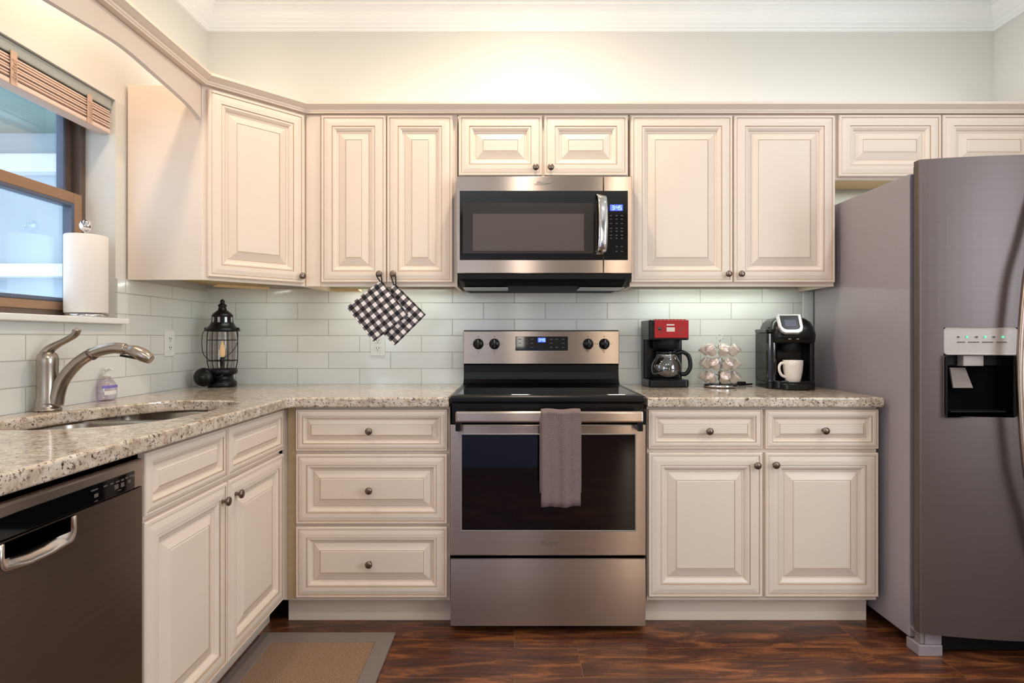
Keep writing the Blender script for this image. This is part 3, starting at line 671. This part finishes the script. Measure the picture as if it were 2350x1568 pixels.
obj('display', G().box(S(1400), S(1429), MF-.002, MF-.0008, Z(484), Z(470)), 'blueled', kb)
obj('display_digits', digits(G(), '3:45', S(1405), MF-.002, Z(481.5), .016), 'bluelit', kb)
g = G()
for i, py in enumerate((495, 503, 513, 524, 531, 540, 547, 566, 577)):
    for px in (1402, 1415, 1427):
        if py > 560 and px == 1402: continue
        g.box(S(px)-.0042, S(px)+.0042, MF-.0018, MF-.0008, Z(py)-.0018, Z(py)+.0018)
obj('key_legends', g, 'darkmark', kb)
writing('maker_lettering', 'Whirlpool', .015, Matrix.Translation((S(1247), MF-.0010, Z(418))) @ FRONT, 'mark', dr, .2)
g = G().tube([(S(1247)+.040*math.cos(a), MF-.0012, Z(418)+.006*math.sin(a)+.004*math.cos(a)) for a in [PI*(1.05+.9*i/14) for i in range(15)]], .0006, 5)
obj('maker_swoosh', g, 'mark', dr)
vp = [(MF+.004, 1.432), (MF+.004, 1.410), (MF+.020, 1.398), (MF+.06, 1.384), (-.10, 1.378), (-.02, 1.378), (-.02, 1.440), (MF+.04, 1.440)]
g = G()
g.loft([[(x, p[0]+(q if p[1] < 1.40 else 0), p[1]+(.012 if (q and p[1] < 1.40) else 0)) for p in vp] for x, q in ((X0+.003, .03), (X0+.03, 0), (X1-.03, 0), (X1-.003, .03))], 0, False)
vt = obj('vent_base', g, 'blackmatte', m)
for x in (-.13, .39): obj('grease_filter', G().box(x-.10, x+.10, -.33, -.20, 1.374, 1.380, bev=.002), 'silver', vt)

# ------------------------------------------------------------------ refrigerator
f = thing('refrigerator', 'slate grey side-by-side refrigerator with ice and water dispenser', 'refrigerator', (1.92, -.45, 0))
FX0, FX1, FB = 1.462, 2.372, -.765
obj('cabinet_body', G().box(FX0, FX1, FB, -.09, .045, 1.762, bev=.004), 'fridge_side', f, label='grey painted refrigerator side')
SPLIT = 1.842
def fy(x):
    """contoured door front"""
    u = (x-(FX0-.002))/(FX1+.002-(FX0-.002)); return -.822-.062*math.sin(PI*min(max(u, 0), 1))**.85
def door_piece(g, xa, xb, z0, z1, r0=True, r1=True, back=-.793):
    pts = []
    n = 14
    for i in range(n+1):
        x = xa+(xb-xa)*i/n; y = fy(x)
        pts.append((x, y))
    if r0: pts = [(xa, pts[0][1]+.006), (xa+.002, pts[0][1]+.001), (xa+.006, fy(xa+.006))]+[p for p in pts if p[0] > xa+.010]
    if r1: pts = [p for p in pts if p[0] < xb-.012]+[(xb-.008, fy(xb-.008)+.0015), (xb-.002, fy(xb)+.010), (xb, fy(xb)+.022)]
    k = len(g.m); g.prism(pts+[(xb, back), (xa, back)], z0, z1)
    if r0 or r1:
        for q in range(k, len(g.f)):
            xs = [g.v[v][0] for v in g.f[q]]
            if max(xs)-min(xs) < .0005 and (abs(xs[0]-xa) < .001 and r0 or abs(xs[0]-xb) < .001 and r1): g.m[q] = 1
PX0, PX1, PZ0, PZM, PZ1 = 1.533, 1.766, .872, 1.093, 1.190
g = G()
door_piece(g, FX0-.002, SPLIT, PZ1, 1.797); door_piece(g, FX0-.002, SPLIT, .088, PZ0)
door_piece(g, FX0-.002, PX0, PZ0, PZ1, True, False); door_piece(g, PX1, SPLIT, PZ0, PZ1, False, True)
fd = obj('freezer_door', g, ['fridge_front', 'door_edge'], f)
g = G(); door_piece(g, SPLIT+.006, FX1+.002, .088, 1.797)
rd = obj('refrigerator_door', g, ['fridge_front', 'door_edge'], f)
obj('door_gasket', G().box(FX0+.016, FX1-.016, -.794, FB-.0005, .10, 1.785), 'rubber', f)
# dispenser
fm = fy((PX0+PX1)/2)
g = G().plate(rrect(PX0, PX1, PZM, PZ1, .012, 5), [], .010, .002, 0, front(0))
g.v = [(x, y+fy(x)+.008, z) for x, y, z in g.v]
dp = obj('dispenser_panel', g, 'greypanel', fd, label='light grey dispenser control panel')
g1, g2, g3 = G(), G(), G()
for i, (px, lit) in enumerate(((2199, 0), (2216, 1), (2236, 0), (2253, 1), (2271, 0), (2289, 1))):
    x = (px-1181)/645; zz = 1.157
    (g2 if lit else g1).box(x-.003, x+.003, fy(x)-.0028, fy(x)-.001, zz-.003, zz+.003)
for k in range(18):
    x = 1.578+k*.0088; 
    if k not in (3, 8, 13): g3.box(x-.0034, x+.0034, fy(x)-.0026, fy(x)-.001, 1.137, 1.1405)
obj('button_marks', g1, 'darkmark', dp); obj('indicator_lights', g2, 'greenled', dp); obj('panel_lettering', g3, 'darkmark', dp)
g = G(); a = fm+.008; bk = fm+.075
g.loft([[(PX0, a-.006, PZ0), (PX1, a-.006, PZ0), (PX1, a-.006, PZM), (PX0, a-.006, PZM)], [(PX0+.012, bk, PZ0+.015), (PX1-.012, bk, PZ0+.015), (PX1-.012, bk, PZM-.004), (PX0+.012, bk, PZM-.004)]], 0, False, (False, True))
nc = obj('dispenser_niche', g, 'blackglass', fd, label='dark recessed dispenser niche')
g = G().plate(rrect(PX0-.003, PX1+.003, PZ0-.004, PZM, .012, 5), [rrect(PX0+.002, PX1-.002, PZ0+.002, PZM-.001, .010, 5)], .004, .001, 0, front(0))
g.v = [(x, y+fy(x)+.001, z) for x, y, z in g.v]; obj('niche_rim', g, 'fridge_front', fd)
obj('ice_chute', G().box(PX0+.068, PX0+.142, fm+.018, fm+.06, PZM-.040, PZM-.001, bev=.003), 'greypanel', nc)
obj('niche_header', G().box(PX0+.004, PX1-.004, fm+.045, fm+.07, PZM-.038, PZM-.002), 'blackmatte', nc)
pd = G().loft([[(PX0+.045, fm+.050, 1.046), (PX0+.100, fm+.050, 1.046), (PX0+.100, fm+.056, 1.046), (PX0+.045, fm+.056, 1.046)], [(PX0+.036, fm+.022, .975), (PX0+.106, fm+.022, .975), (PX0+.106, fm+.028, .975), (PX0+.036, fm+.028, .975)]], 0, False)
obj('dispenser_paddle', pd, 'paddle', nc)
obj('drip_tray', G().box(PX0+.016, PX1-.016, fm+.012, fm+.070, PZ0+.016, PZ0+.022, bev=.002), 'blackmatte', nc)
# handles
def bow(sgn, xm):
    pts = smoothpath([(xm+sgn*.090, fm-.004, 1.69), (xm+sgn*.086, fm-.040, 1.66), (xm+sgn*.055, fm-.060, 1.50), (xm+sgn*.020, fm-.066, 1.33), (xm, fm-.068, 1.03), (xm+sgn*.020, fm-.066, .73), (xm+sgn*.055, fm-.060, .56), (xm+sgn*.086, fm-.040, .40), (xm+sgn*.090, fm-.004, .37)], 8)
    return G().tube(pts, .0135, 14)
obj('door_handle', bow(1, 1.731), 'steel', fd, label='bowed stainless handle')
obj('door_handle', bow(-1, 1.961), 'steel', rd)
obj('base_grille', G().box(FX0+.09, FX1-.09, FB-.030, FB-.005, .012, .070, bev=.003), 'blackmatte', f)
for x in (FX0+.045, FX1-.045):
    ft = obj('front_foot', G().box(x-.043, x+.043, FB-.050, FB+.02, .0, .040, bev=.003).box(x-.018, x+.043, FB-.046, FB+.01, .040, .086, bev=.003), 'fridge_side', f)
    obj('hinge_pin', G().box(x-.034, x-.020, FB-.045, FB-.012, .042, .086, bev=.003).box(x-.042, x-.018, FB-.040, FB+.004, .076, .088, bev=.002), 'silver', ft)
for x in (FX0+.06, FX1-.06): obj('rear_roller', G().lathe([(.022, -.012), (.024, -.008), (.024, .008), (.022, .012)], (x, -.16, .024), 18, axis='X'), 'rubber', f)

# ------------------------------------------------------------------ textiles
def cloth(path, x0, x1, wav, taper=0, n=22, flare=0):
    g = G(); rings = []
    L = len(path)
    for i, (y, z) in enumerate(path):
        t = i/(L-1); row = []
        for k in range(n+1):
            u = k/n; amp = wav(u, t)
            row.append((x0+(x1-x0)*u+flare*(t-.5)*(u-.5), y-amp, z+.002*math.sin(u*9)))
        rings.append(row)
    g.loft(rings, 0, True, (False, False), closed=False); return g
hy, hz = -.732, .878
pf = [(-.752-.004, .527+(.870-.527)*i/14) for i in range(15)]
top = [(hy+.020*math.cos(a)*1.25, .872+.012*math.sin(a)) for a in [PI-PI*i/8 for i in range(9)]]
pb = [(-.7075+.002, .872-i*.02) for i in range(1, 16)]
front_fold = lambda u, t: (.005*math.sin(u*11+.8+t*2)+.003*math.sin(u*23+t*3)+.003*math.sin(u*5+t*9))*max(0, (1-t*1.7))+.006*max(0, 1-t*2)
t = obj('dish_towel', cloth(pf+top+pb, .099, .246, front_fold), 'towel')
sm = t.modifiers.new('thickness', 'SOLIDIFY'); sm.thickness = .005; sm.offset = 0
tag(t, 'taupe terry dish towel hung over the oven door handle', 'towel')
lay = obj('folded_layer', cloth([(-.7500, .575+i*.02) for i in range(15)], .093, .249, lambda u, t: .0015*math.sin(u*8)), 'towel', t)
sm = lay.modifiers.new('thickness', 'SOLIDIFY'); sm.thickness = .003; sm.offset = 0

def potholder(name, label, hookx, hookz, cx, cz, y, rot, side_len=.192):
    o = thing(name, label, 'potholder', (cx, y, cz), 0, 'gingham potholders on the cabinet knobs')
    n = 20; h = side_len/2; g = G()
    def P(u, v, s):
        k = (1-u**4)*(1-v**4); r = 1-.03*(abs(u*v))**3
        return (u*h*r, s*(.002+.004*k)-.004*math.sin(u*2.2+v)*.5, v*h*r)
    for s in (-1, 1):
        rings = [[P(-1+2*i/n, -1+2*j/n, s) for i in range(n+1)] for j in range(n+1)]
        g.loft(rings, 0, True, (False, False), closed=False)
    c = obj('quilted_pad', g, 'gingham', o, False); c.rotation_euler = (0, rot, 0)
    edge = [(-h, 0, -h), (h, 0, -h), (h, 0, h), (-h, 0, h)]; pts = []
    for i in range(4):
        a, b = Vector(edge[i]), Vector(edge[(i+1) % 4]); pts += [a+(b-a)*k/8 for k in range(8)]
    pts = [Vector((p.x*.985, -.004*math.sin(p.x/h*2.2+p.z/h)*.5, p.z*.985)) for p in pts]
    e = obj('edge_binding', G().tube(pts, .0034, 8, closed=True), 'gingham', o, False); e.rotation_euler = (0, rot, 0)
    dxh, dzh = hookx-cx, hookz-cz; ty = 0
    tx, tz = (h*1.37*math.sin(rot-PI/4)*-1, h*1.37*math.cos(rot-PI/4)) if False else (0, 0)
    cr = Vector((-h, 0, h)) if rot > 0 else Vector((h, 0, h))
    q = Matrix.Rotation(rot, 3, 'Y') @ cr
    lp = smoothpath([(q.x-.004, 0, q.z-.006), (dxh-.010, .002, dzh-.004), (dxh, .003, dzh+.0085), (dxh+.010, .002, dzh-.004), (q.x+.004, 0, q.z-.006)], 6)
    obj('hanging_loop', G().tube(lp, .0028, 8), 'black', o, False)
    return o
potholder('potholder', 'black and white gingham potholder on the right-hand knob, partly behind its pair', -.541, 1.436, -.532, 1.257, -.338, math.radians(45))
potholder('potholder', 'front black and white gingham potholder, tilted, on the knob nearer the corner', -.602, 1.436, -.607, 1.273, -.352, math.radians(52))

# rug
ru = thing('kitchen_rug', 'tan woven rug with grey border on the floor before the sink', 'rug', (-.72, -1.6, 0))
RX = (-.975, -.462, -2.7, -.664)
obj('border', G().plate(rrect(*RX, .006, 3), [rrect(RX[0]+.062, RX[1]-.062, RX[2]+.07, RX[3]-.07, .002, 2)], .011, .003, 0, Matrix.Translation((0, 0, .0005))), 'rugedge', ru, label='grey border')
obj('woven_field', G().box(RX[0]+.060, RX[1]-.060, RX[2]+.068, RX[3]-.068, .0005, .0085), 'weave', ru)

# ------------------------------------------------------------------ small things on the worktops
# lantern
L = thing('candle_lantern', 'black metal lantern with a candle-shaped bulb in the worktop corner', 'lantern', (-1.395, -.150, TOP))
obj('base', G().lathe([(.062, 0), (.064, .004), (.064, .020), (.060, .026), (.050, .036), (.046, .050), (.052, .058), (.064, .062), (.066, .070), (.066, .084), (.060, .088), (.001, .088)], seg=28), 'iron', L, False)
obj('fuel_cap', G().lathe([(.030, 0), (.040, .010), (.044, .024), (.040, .040), (.026, .050), (.014, .053), (.012, .058), (.001, .060)], (-.048, -.052, .05), 22, axis='Y'), 'iron', L, False)
obj('base_ornament', G().tube(smoothpath([(-.006, -.062, .060), (.008, -.070, .050), (.026, -.066, .054), (.034, -.058, .066)], 5), .004, 8), 'iron', L, False)
obj('glass_chimney', G().lathe([(.052, .090), (.056, .15), (.056, .22), (.052, .264)], seg=28, caps=(False, False)), 'lampglass', L, False)
cg = G()
for i in range(6):
    a = i*PI/3+.3; cg.tube(smoothpath([(.058*math.cos(a), .058*math.sin(a), .086), (.066*math.cos(a), .066*math.sin(a), .13), (.066*math.cos(a), .066*math.sin(a), .23), (.062*math.cos(a), .062*math.sin(a), .268)], 4), .0022, 8)
for z, rr in ((.125, .066), (.222, .066)): cg.tube([(rr*math.cos(2*PI*i/28), rr*math.sin(2*PI*i/28), z) for i in range(28)], .0022, 6, closed=True)
obj('wire_cage', cg, 'iron', L, False)
g = G()
for s in (-1, 1): g.tube(smoothpath([(s*.072, -.01, .278), (s*.084, -.02, .25), (s*.082, -.03, .20), (s*.060, -.055, .155), (s*.02, -.075, .128), (0, -.078, .124)], 5), .0016, 6)
obj('wire_handle', g, 'iron', L, False)
rf = obj('roof', G().lathe([(.040, .262), (.078, .264), (.078, .272), (.070, .278), (.058, .288), (.050, .302), (.046, .318), (.046, .334), (.048, .338), (.040, .348), (.026, .360), (.020, .364), (.016, .380), (.020, .384), (.019, .390), (.010, .396), (.009, .402), (.012, .406), (.008, .412), (.001, .418)], seg=32), 'iron', L, False)
g = G()
for i in range(10):
    a = 2*PI*i/10+.15; g.box(-.0052, .0052, -.0012, .0012, .304, .331, 0, 0, X=Matrix.Rotation(a, 4, 'Z') @ Matrix.Translation((0, -.0475, 0)))
obj('vent_openings', g, 'silver', rf, False)
for s in (-1, 1): obj('handle_eyelet', G().lathe([(.001, -.006), (.005, -.004), (.006, 0), (.005, .004), (.001, .006)], (s*.078, -.006, .276), 12), 'iron', rf, False)
cd = obj('candle', G().lathe([(.011, .088), (.011, .138), (.009, .141), (.001, .141)], seg=16), 'iron', L, False)
obj('flame_bulb', G().lathe([(.007, .141), (.011, .150), (.0135, .165), (.012, .182), (.007, .200), (.003, .214), (.001, .220)], seg=16), 'bulb', cd, False, label='pale amber candle-shaped bulb')

# soap pump bottle
s = thing('soap_bottle', 'clear soap pump bottle with purple label beside the faucet', 'bottle', (-1.512, -.765, TOP))
rr = []
for z, a, bb in ((0, .034, .019), (.004, .041, .023), (.02, .044, .025), (.045, .044, .0255), (.062, .039, .023), (.075, .026, .018), (.082, .015, .013), (.088, .013, .012)):
    rr.append([(bb*math.cos(2*PI*i/28), a*math.sin(2*PI*i/28), z) for i in range(28)])
obj('bottle_body', G().loft(rr), 'soap', s, False)
obj('label', G().loft([[(.0262*math.cos(a)*1.0, .0450*math.sin(a), z) for a in [-1.15+2.0*i/12 for i in range(13)]] for z in (.048, .058)], 0, True, (False, False), closed=False), 'purple', s, False)
obj('label_patch', G().loft([[(.0262*math.cos(a), .0448*math.sin(a), z) for a in [-.9+1.3*i/12 for i in range(13)]] for z in (.024, .038)], 0, True, (False, False), closed=False), 'white', s, False)
pu = obj('pump', G().lathe([(.014, .088), (.014, .098), (.006, .100), (.005, .112), (.010, .113), (.010, .121), (.001, .123)], seg=16), 'white', s, False)
obj('pump_spout', G().tube([(0, 0, .117), (.018, -.006, .118), (.030, -.010, .114)], .0045, 8), 'white', pu, False)

# paper towel on a holder on the sill
h = thing('paper_towel_holder', 'chrome upright paper towel holder on the window sill', 'holder', (XL-.032, -.775, WZ0))
obj('base', G().lathe([(.066, 0), (.070, .003), (.070, .009), (.064, .013), (.02, .014), (.001, .014)], seg=36), 'chrome', h, False)
obj('rod', G().lathe([(.006, .014), (.006, .312)], seg=14), 'chrome', h, False)
obj('finial', G().lathe([(.008, .308), (.006, .314), (.012, .318), (.020, .328), (.0225, .340), (.018, .353), (.008, .360), (.001, .361)], seg=22), 'chrome', h, False)
g = G().lathe([(.019, .016), (.066, .016), (.0675, .02), (.0675, .298), (.066, .301), (.019, .301)], seg=48, caps=(False, False))
g.lathe([(.019, .301), (.019, .016)], seg=48, caps=(False, False))
tag(obj('paper_towel_roll', g, 'paper'), 'white paper towel roll standing on the chrome holder', 'paper towel').location = h.location

# outlets
def outlet(label, X, n=2):
    o = thing('wall_outlet', label, 'outlet', X.translation)
    def T(g): g.v = [tuple(X.to_3x3() @ Vector(v)) for v in g.v]; return g
    p = obj('cover_plate', T(G().box(-.036, .036, -.006, 0, -.058, .058, 0, .002)), 'white', o, False)
    for z in (-.020, .020):
        rc = obj('socket', T(G().box(-.017, .017, -.0075, -.005, z-.014, z+.014, 0, .003)), 'white', p, False)
        g = G().box(-.0075, -.005, -.0082, -.0074, z-.003, z+.006).box(.005, .0075, -.0082, -.0074, z-.003, z+.005).box(-.002, .002, -.0082, -.0074, z-.010, z-.006)
        obj('slots', T(g), 'blackmatte', rc, False)
outlet('white outlet on the back wall tile below the potholders', Matrix.Translation((-.686, -.0082, 1.121)))
outlet('white outlet on the window wall tile near the lantern', Matrix.Translation((XL+.0082, -.335, 1.130)) @ Matrix.Rotation(PI/2, 4, 'Z'))

# drip coffee maker
k = thing('drip_coffee_maker', 'black drip coffee maker with red control panel beside the stove', 'coffee maker', (.723, -.118, TOP))
W = .094
obj('base', G().plate(rrect(-W, W, -.094, .094, .018, 5), [], .036, .006, 0, None), 'black', k, False)
obj('tower', G().plate(rrect(-W, W, .020, .094, .014, 5), [], .205, .004, 0, Matrix.Translation((0, 0, .034))), 'black', k, False)
hd = obj('head', G().plate(rrect(-W, W, -.090, .094, .014, 5), [], .095, .006, 0, Matrix.Translation((0, 0, .222))), 'black', k, False)
cpn = obj('control_panel', G().box(-.070, W-.004, -.0945, -.085, .232, .316, bev=.003), 'red', hd, False, label='glossy red control panel')
g = G().box(-.014, .022, -.0955, -.0940, .290, .297).box(-.014, .024, -.0955, -.0940, .262, .282)
obj('display', g, 'cup', cpn, False)
g = G()
for x, z in ((-.045, .272), (-.040, .258), (.048, .268), (.060, .278), (.050, .250)): g.box(x-.008, x+.008, -.0952, -.0940, z-.0014, z+.0014)
g.lathe([(.009, 0), (.009, .001), (.001, .001)], (-.046, -.0942, .276), 16, axis='Y'); obj('button_marks', g, 'darkmark', cpn, False)
g = G()
for i in range(9): g.box(-.066+i*.017, -.058+i*.017, -.088, -.04, .3165, .320, 0, .001)
obj('vent_ridges', g, 'red', hd, False)
obj('brew_basket', G().lathe([(.052, .180), (.060, .186), (.064, .226)], (0, -.034, 0), 28), 'blackmatte', k, False)
obj('warming_plate', G().lathe([(.062, .036), (.062, .040), (.058, .041), (.001, .041)], (0, -.034, 0), 28), 'blackmatte', k, False)
tag_c = thing('coffee_carafe', 'glass coffee carafe with black handle on the drip coffee maker', 'carafe', (.723, -.152, TOP+.0415))
obj('glass_jug', G().lathe([(.046, 0), (.058, .004), (.070, .022), (.073, .045), (.069, .070), (.054, .097), (.046, .110), (.046, .116)], seg=32, caps=(True, False)), 'carafe', tag_c, False)
obj('lid', G().lathe([(.046, .113), (.048, .118), (.046, .128), (.030, .134), (.001, .135)], seg=28), 'black', tag_c, False)
obj('neck_band', G().lathe([(.0455, .098), (.047, .100), (.046, .112), (.044, .113)], seg=28, caps=(False, False)), 'silver', tag_c, False)
obj('handle', G().tube(smoothpath([(.040, -.018, .118), (.070, -.030, .124), (.094, -.036, .108), (.103, -.038, .075), (.100, -.038, .045), (.084, -.032, .022), (.062, -.022, .020)], 6), .0085, 10, flat=1.2), 'black', tag_c, False)

# pod carousel with its pods
cr = thing('pod_carousel', 'chrome wire coffee pod carousel loaded with three tiers of pods', 'rack', (.966, -.190, TOP))
obj('base', G().lathe([(.070, 0), (.074, .003), (.074, .012), (.066, .016), (.001, .016)], seg=32), 'black', cr, False)
obj('base_band', G().lathe([(.0745, .004), (.0755, .006), (.0755, .012), (.0745, .014)], seg=32, caps=(False, False)), 'chrome', cr, False)
obj('rod', G().lathe([(.003, .015), (.003, .225)], seg=10), 'chrome', cr, False)
obj('top_loop', G().tube([(.016*math.cos(2*PI*i/20), 0, .236+.012*math.sin(2*PI*i/20)) for i in range(20)], .0022, 8, closed=True), 'chrome', cr, False)
pod0 = None; NP = 7
def tilt(a, z, rad, ang): return Matrix.Translation((rad*math.cos(a), rad*math.sin(a), z)) @ Matrix.Rotation(a, 4, 'Z') @ Matrix.Rotation(ang, 4, 'Y')
tiers = ((.043, 'bottom'), (.106, 'middle'), (.170, 'top'))
for ti, (z, nm) in enumerate(tiers):
    for i in range(NP):
        a = 2*PI*i/NP-PI/2+(.22 if ti == 1 else -.05)
        X = tilt(a, z, .063, math.radians(48))
        rg = [X @ Vector((.0215*math.cos(2*PI*q/20), .0215*math.sin(2*PI*q/20), .0235)) for q in range(20)]
        g = G().tube(rg, .0014, 6, closed=True)
        g.tube([X @ Vector((-.0215, 0, .0235)), Vector((.004*math.cos(a), .004*math.sin(a), z+.012))], .0014, 6)
        obj('pod_ring', g, 'chrome', cr, False)
        fr = math.sin(a)
        if pod0 is None:
            t = thing('coffee_pod', '', 'coffee pod')
            obj('pod_cup', G().lathe([(.0150, -.016), (.0165, -.0165), (.0185, -.012), (.0198, .022), (.0235, .0248), (.0235, .0268), (.022, .0272)], seg=22, caps=(True, False)), 'cup', t, False)
            obj('foil_lid', G().lathe([(.0225, .0270), (.0222, .0278), (.001, .0280)], seg=22), 'foil', t, False)
            pod0 = t
        else:
            t = pod0.copy(); C.objects.link(t)
            for ch in pod0.children: dup(ch, t)
        t.matrix_world = Matrix.Translation(cr.location) @ X
        t['group'] = 'coffee pods in the carousel'
        where = 'at the back' if fr > .35 else ('on the stove side' if math.cos(a) < -.45 else ('on the brewer side' if math.cos(a) > .45 else 'at the front'))
        t['label'] = 'foil-lidded coffee pod %s of the %s tier of the carousel' % (where, nm)

# single-serve brewer
k = thing('pod_coffee_brewer', 'black single-serve pod brewer with silver lid frame beside the refrigerator', 'coffee maker', (1.268, -.190, TOP), math.radians(-8))
W = .100
obj('base', G().plate(rrect(-W+.02, W, -.130, .120, .03, 6), [], .040, .006), 'black', k, False)
obj('column', G().plate(rrect(-W+.02, W, -.02, .120, .03, 6), [], .23, .004, 0, Matrix.Translation((0, 0, .036))), 'black', k, False)
g = G()
for s_ in (W-.012,): g.plate(rrect(s_-.012, W, -.105, .0, .010, 4), [], .23, .003, 0, Matrix.Translation((0, 0, .036)))
obj('side_pillar', g, 'black', k, False)
rr = []
for z, ins, fr in ((.205, .012, .02), (.215, .002, .004), (.248, .0, .0), (.280, .003, .018), (.305, .012, .036), (.322, .030, .060), (.329, .056, .085)):
    rr.append(ring3(rrect(-W+.012+ins, W+.008-ins, -.130+fr, .122-ins, .045-ins*.3, 7), z))
hd = obj('head', G().loft(rr), 'black', k, False)
# lid frame: silver U with a display, tilted towards the viewer
X = Matrix.Translation((-.012, -.118, .292)) @ Matrix.Rotation(math.radians(58), 4, 'X')
o1 = [(-.054, .052), (-.052, -.020), (-.044, -.042), (-.028, -.052), (.028, -.052), (.044, -.042), (.052, -.020), (.054, .052)]
o2 = [(-.038, .040), (-.037, -.014), (-.030, -.026), (-.018, -.030), (.018, -.030), (.030, -.026), (.037, -.014), (.038, .040)]
lf = obj('lid_frame', G().plate(o1, [o2], .016, .004, 0, X @ Matrix.Translation((0, 0, -.004))), 'silver', k, False, label='silver lid frame')
obj('lid_panel', G().plate(o2, [], .012, .002, 0, X @ Matrix.Translation((0, 0, -.004))), 'black', lf, False)
obj('display', G().box(-.024, .024, -.016, .020, .008, .0092, 0, 0, X=X), 'darkframe', lf, False)
obj('brew_nozzle', G().lathe([(.036, .170), (.040, .176), (.043, .215)], (.004, -.078, 0), 26), 'blackmatte', k, False)
obj('badge', G().box(-.022, -.010, -.1305, -.126, .226, .230).box(.012, .024, -.1305, -.126, .226, .230), 'mark', hd, False)
rs = obj('water_reservoir', G().plate(rrect(-W-.004, -W+.044, -.10, .112, .020, 6), [], .225, .004, 0, Matrix.Translation((0, 0, .030))), 'tank', k, False, label='smoky water reservoir')
obj('reservoir_lid', G().plate(rrect(-W-.006, -W+.046, -.104, .114, .021, 6), [], .018, .005, 0, Matrix.Translation((0, 0, .256))).lathe([(.010, 0), (.012, .006), (.006, .014), (.001, .015)], (-W+.02, -.06, .273), 14), 'black', rs, False)
obj('reservoir_base', G().plate(rrect(-W-.004, -W+.044, -.10, .112, .020, 6), [], .030, .004), 'black', rs, False)
g = G().plate(rrect(-.058, .070, -.172, -.050, .030, 6), [], .030, .006)
dt = obj('drip_tray', g, 'black', k, False)
obj('tray_grid', G().plate(rrect(-.050, .062, -.164, -.056, .024, 6), [], .003, .001, 0, Matrix.Translation((0, 0, .0295))), 'blackmatte', dt, False)
# mug
mg = thing('coffee_mug', 'white ceramic mug on the drip tray of the pod brewer', 'mug', (1.256, -.300, TOP+.0335))
pr = [(.026, 0), (.030, .001), (.0315, .004), (.035, .020), (.040, .050), (.0425, .080), (.0430, .098), (.0418, .0990), (.0405, .097), (.038, .050), (.030, .006), (.001, .004)]
obj('cup', G().lathe(pr, seg=36), 'ceramic', mg, False)
obj('handle', G().tube(smoothpath([(-.038, -.004, .084), (-.054, -.006, .086), (-.065, -.008, .072), (-.064, -.008, .050), (-.052, -.006, .030), (-.034, -.003, .022)], 6), .0048, 10, flat=1.3), 'ceramic', mg, False)
g = G().tube(smoothpath([(1.165, -.075, TOP+.006), (1.12, -.085, TOP+.0048), (1.075, -.080, TOP+.0048), (1.05, -.060, TOP+.0048), (1.035, -.022, TOP+.0048)], 6), .0042, 8)
g.box(1.085, 1.125, -.105, -.082, TOP+.001, TOP+.020, 0, .005)
tag(obj('power_cord', g, 'black'), 'black power cord and plug lying between carousel and pod brewer', 'cord')

# under-cabinet lights
def strip(label, x0, x1, y, rot=0, loc=None, low=False):
    o = thing('under_cabinet_light', label, 'light', loc or ((x0+x1)/2, y, WB+.0268), rot, 'under-cabinet light bars')
    w_ = (x1-x0)/2
    obj('housing', G().box(-w_, w_, -.028, .028, -.006, .005, 0, .003), 'maple', o, False)
    if low: obj('lens', G().box(-w_+.012, w_-.012, .0275, .0290, -.004, .003), 'led', o, False)      # faces the wall
    else: obj('lens', G().box(-w_+.012, w_-.012, -.012, .014, -.0075, -.0055), 'led', o, False)
strip('short pale light bar under the wall cabinet with the potholders', -.87, -.74, 0, 0, (-.80, -.16, WB-.0055), True)
strip('slim light bar tucked under the wide wall cabinet above the coffee makers', .62, 1.34, -.12)
strip('short pale light bar under the diagonal corner cabinet', -.11, .11, 0, PI/4, (-1.20, -.36, WB-.0055), True)
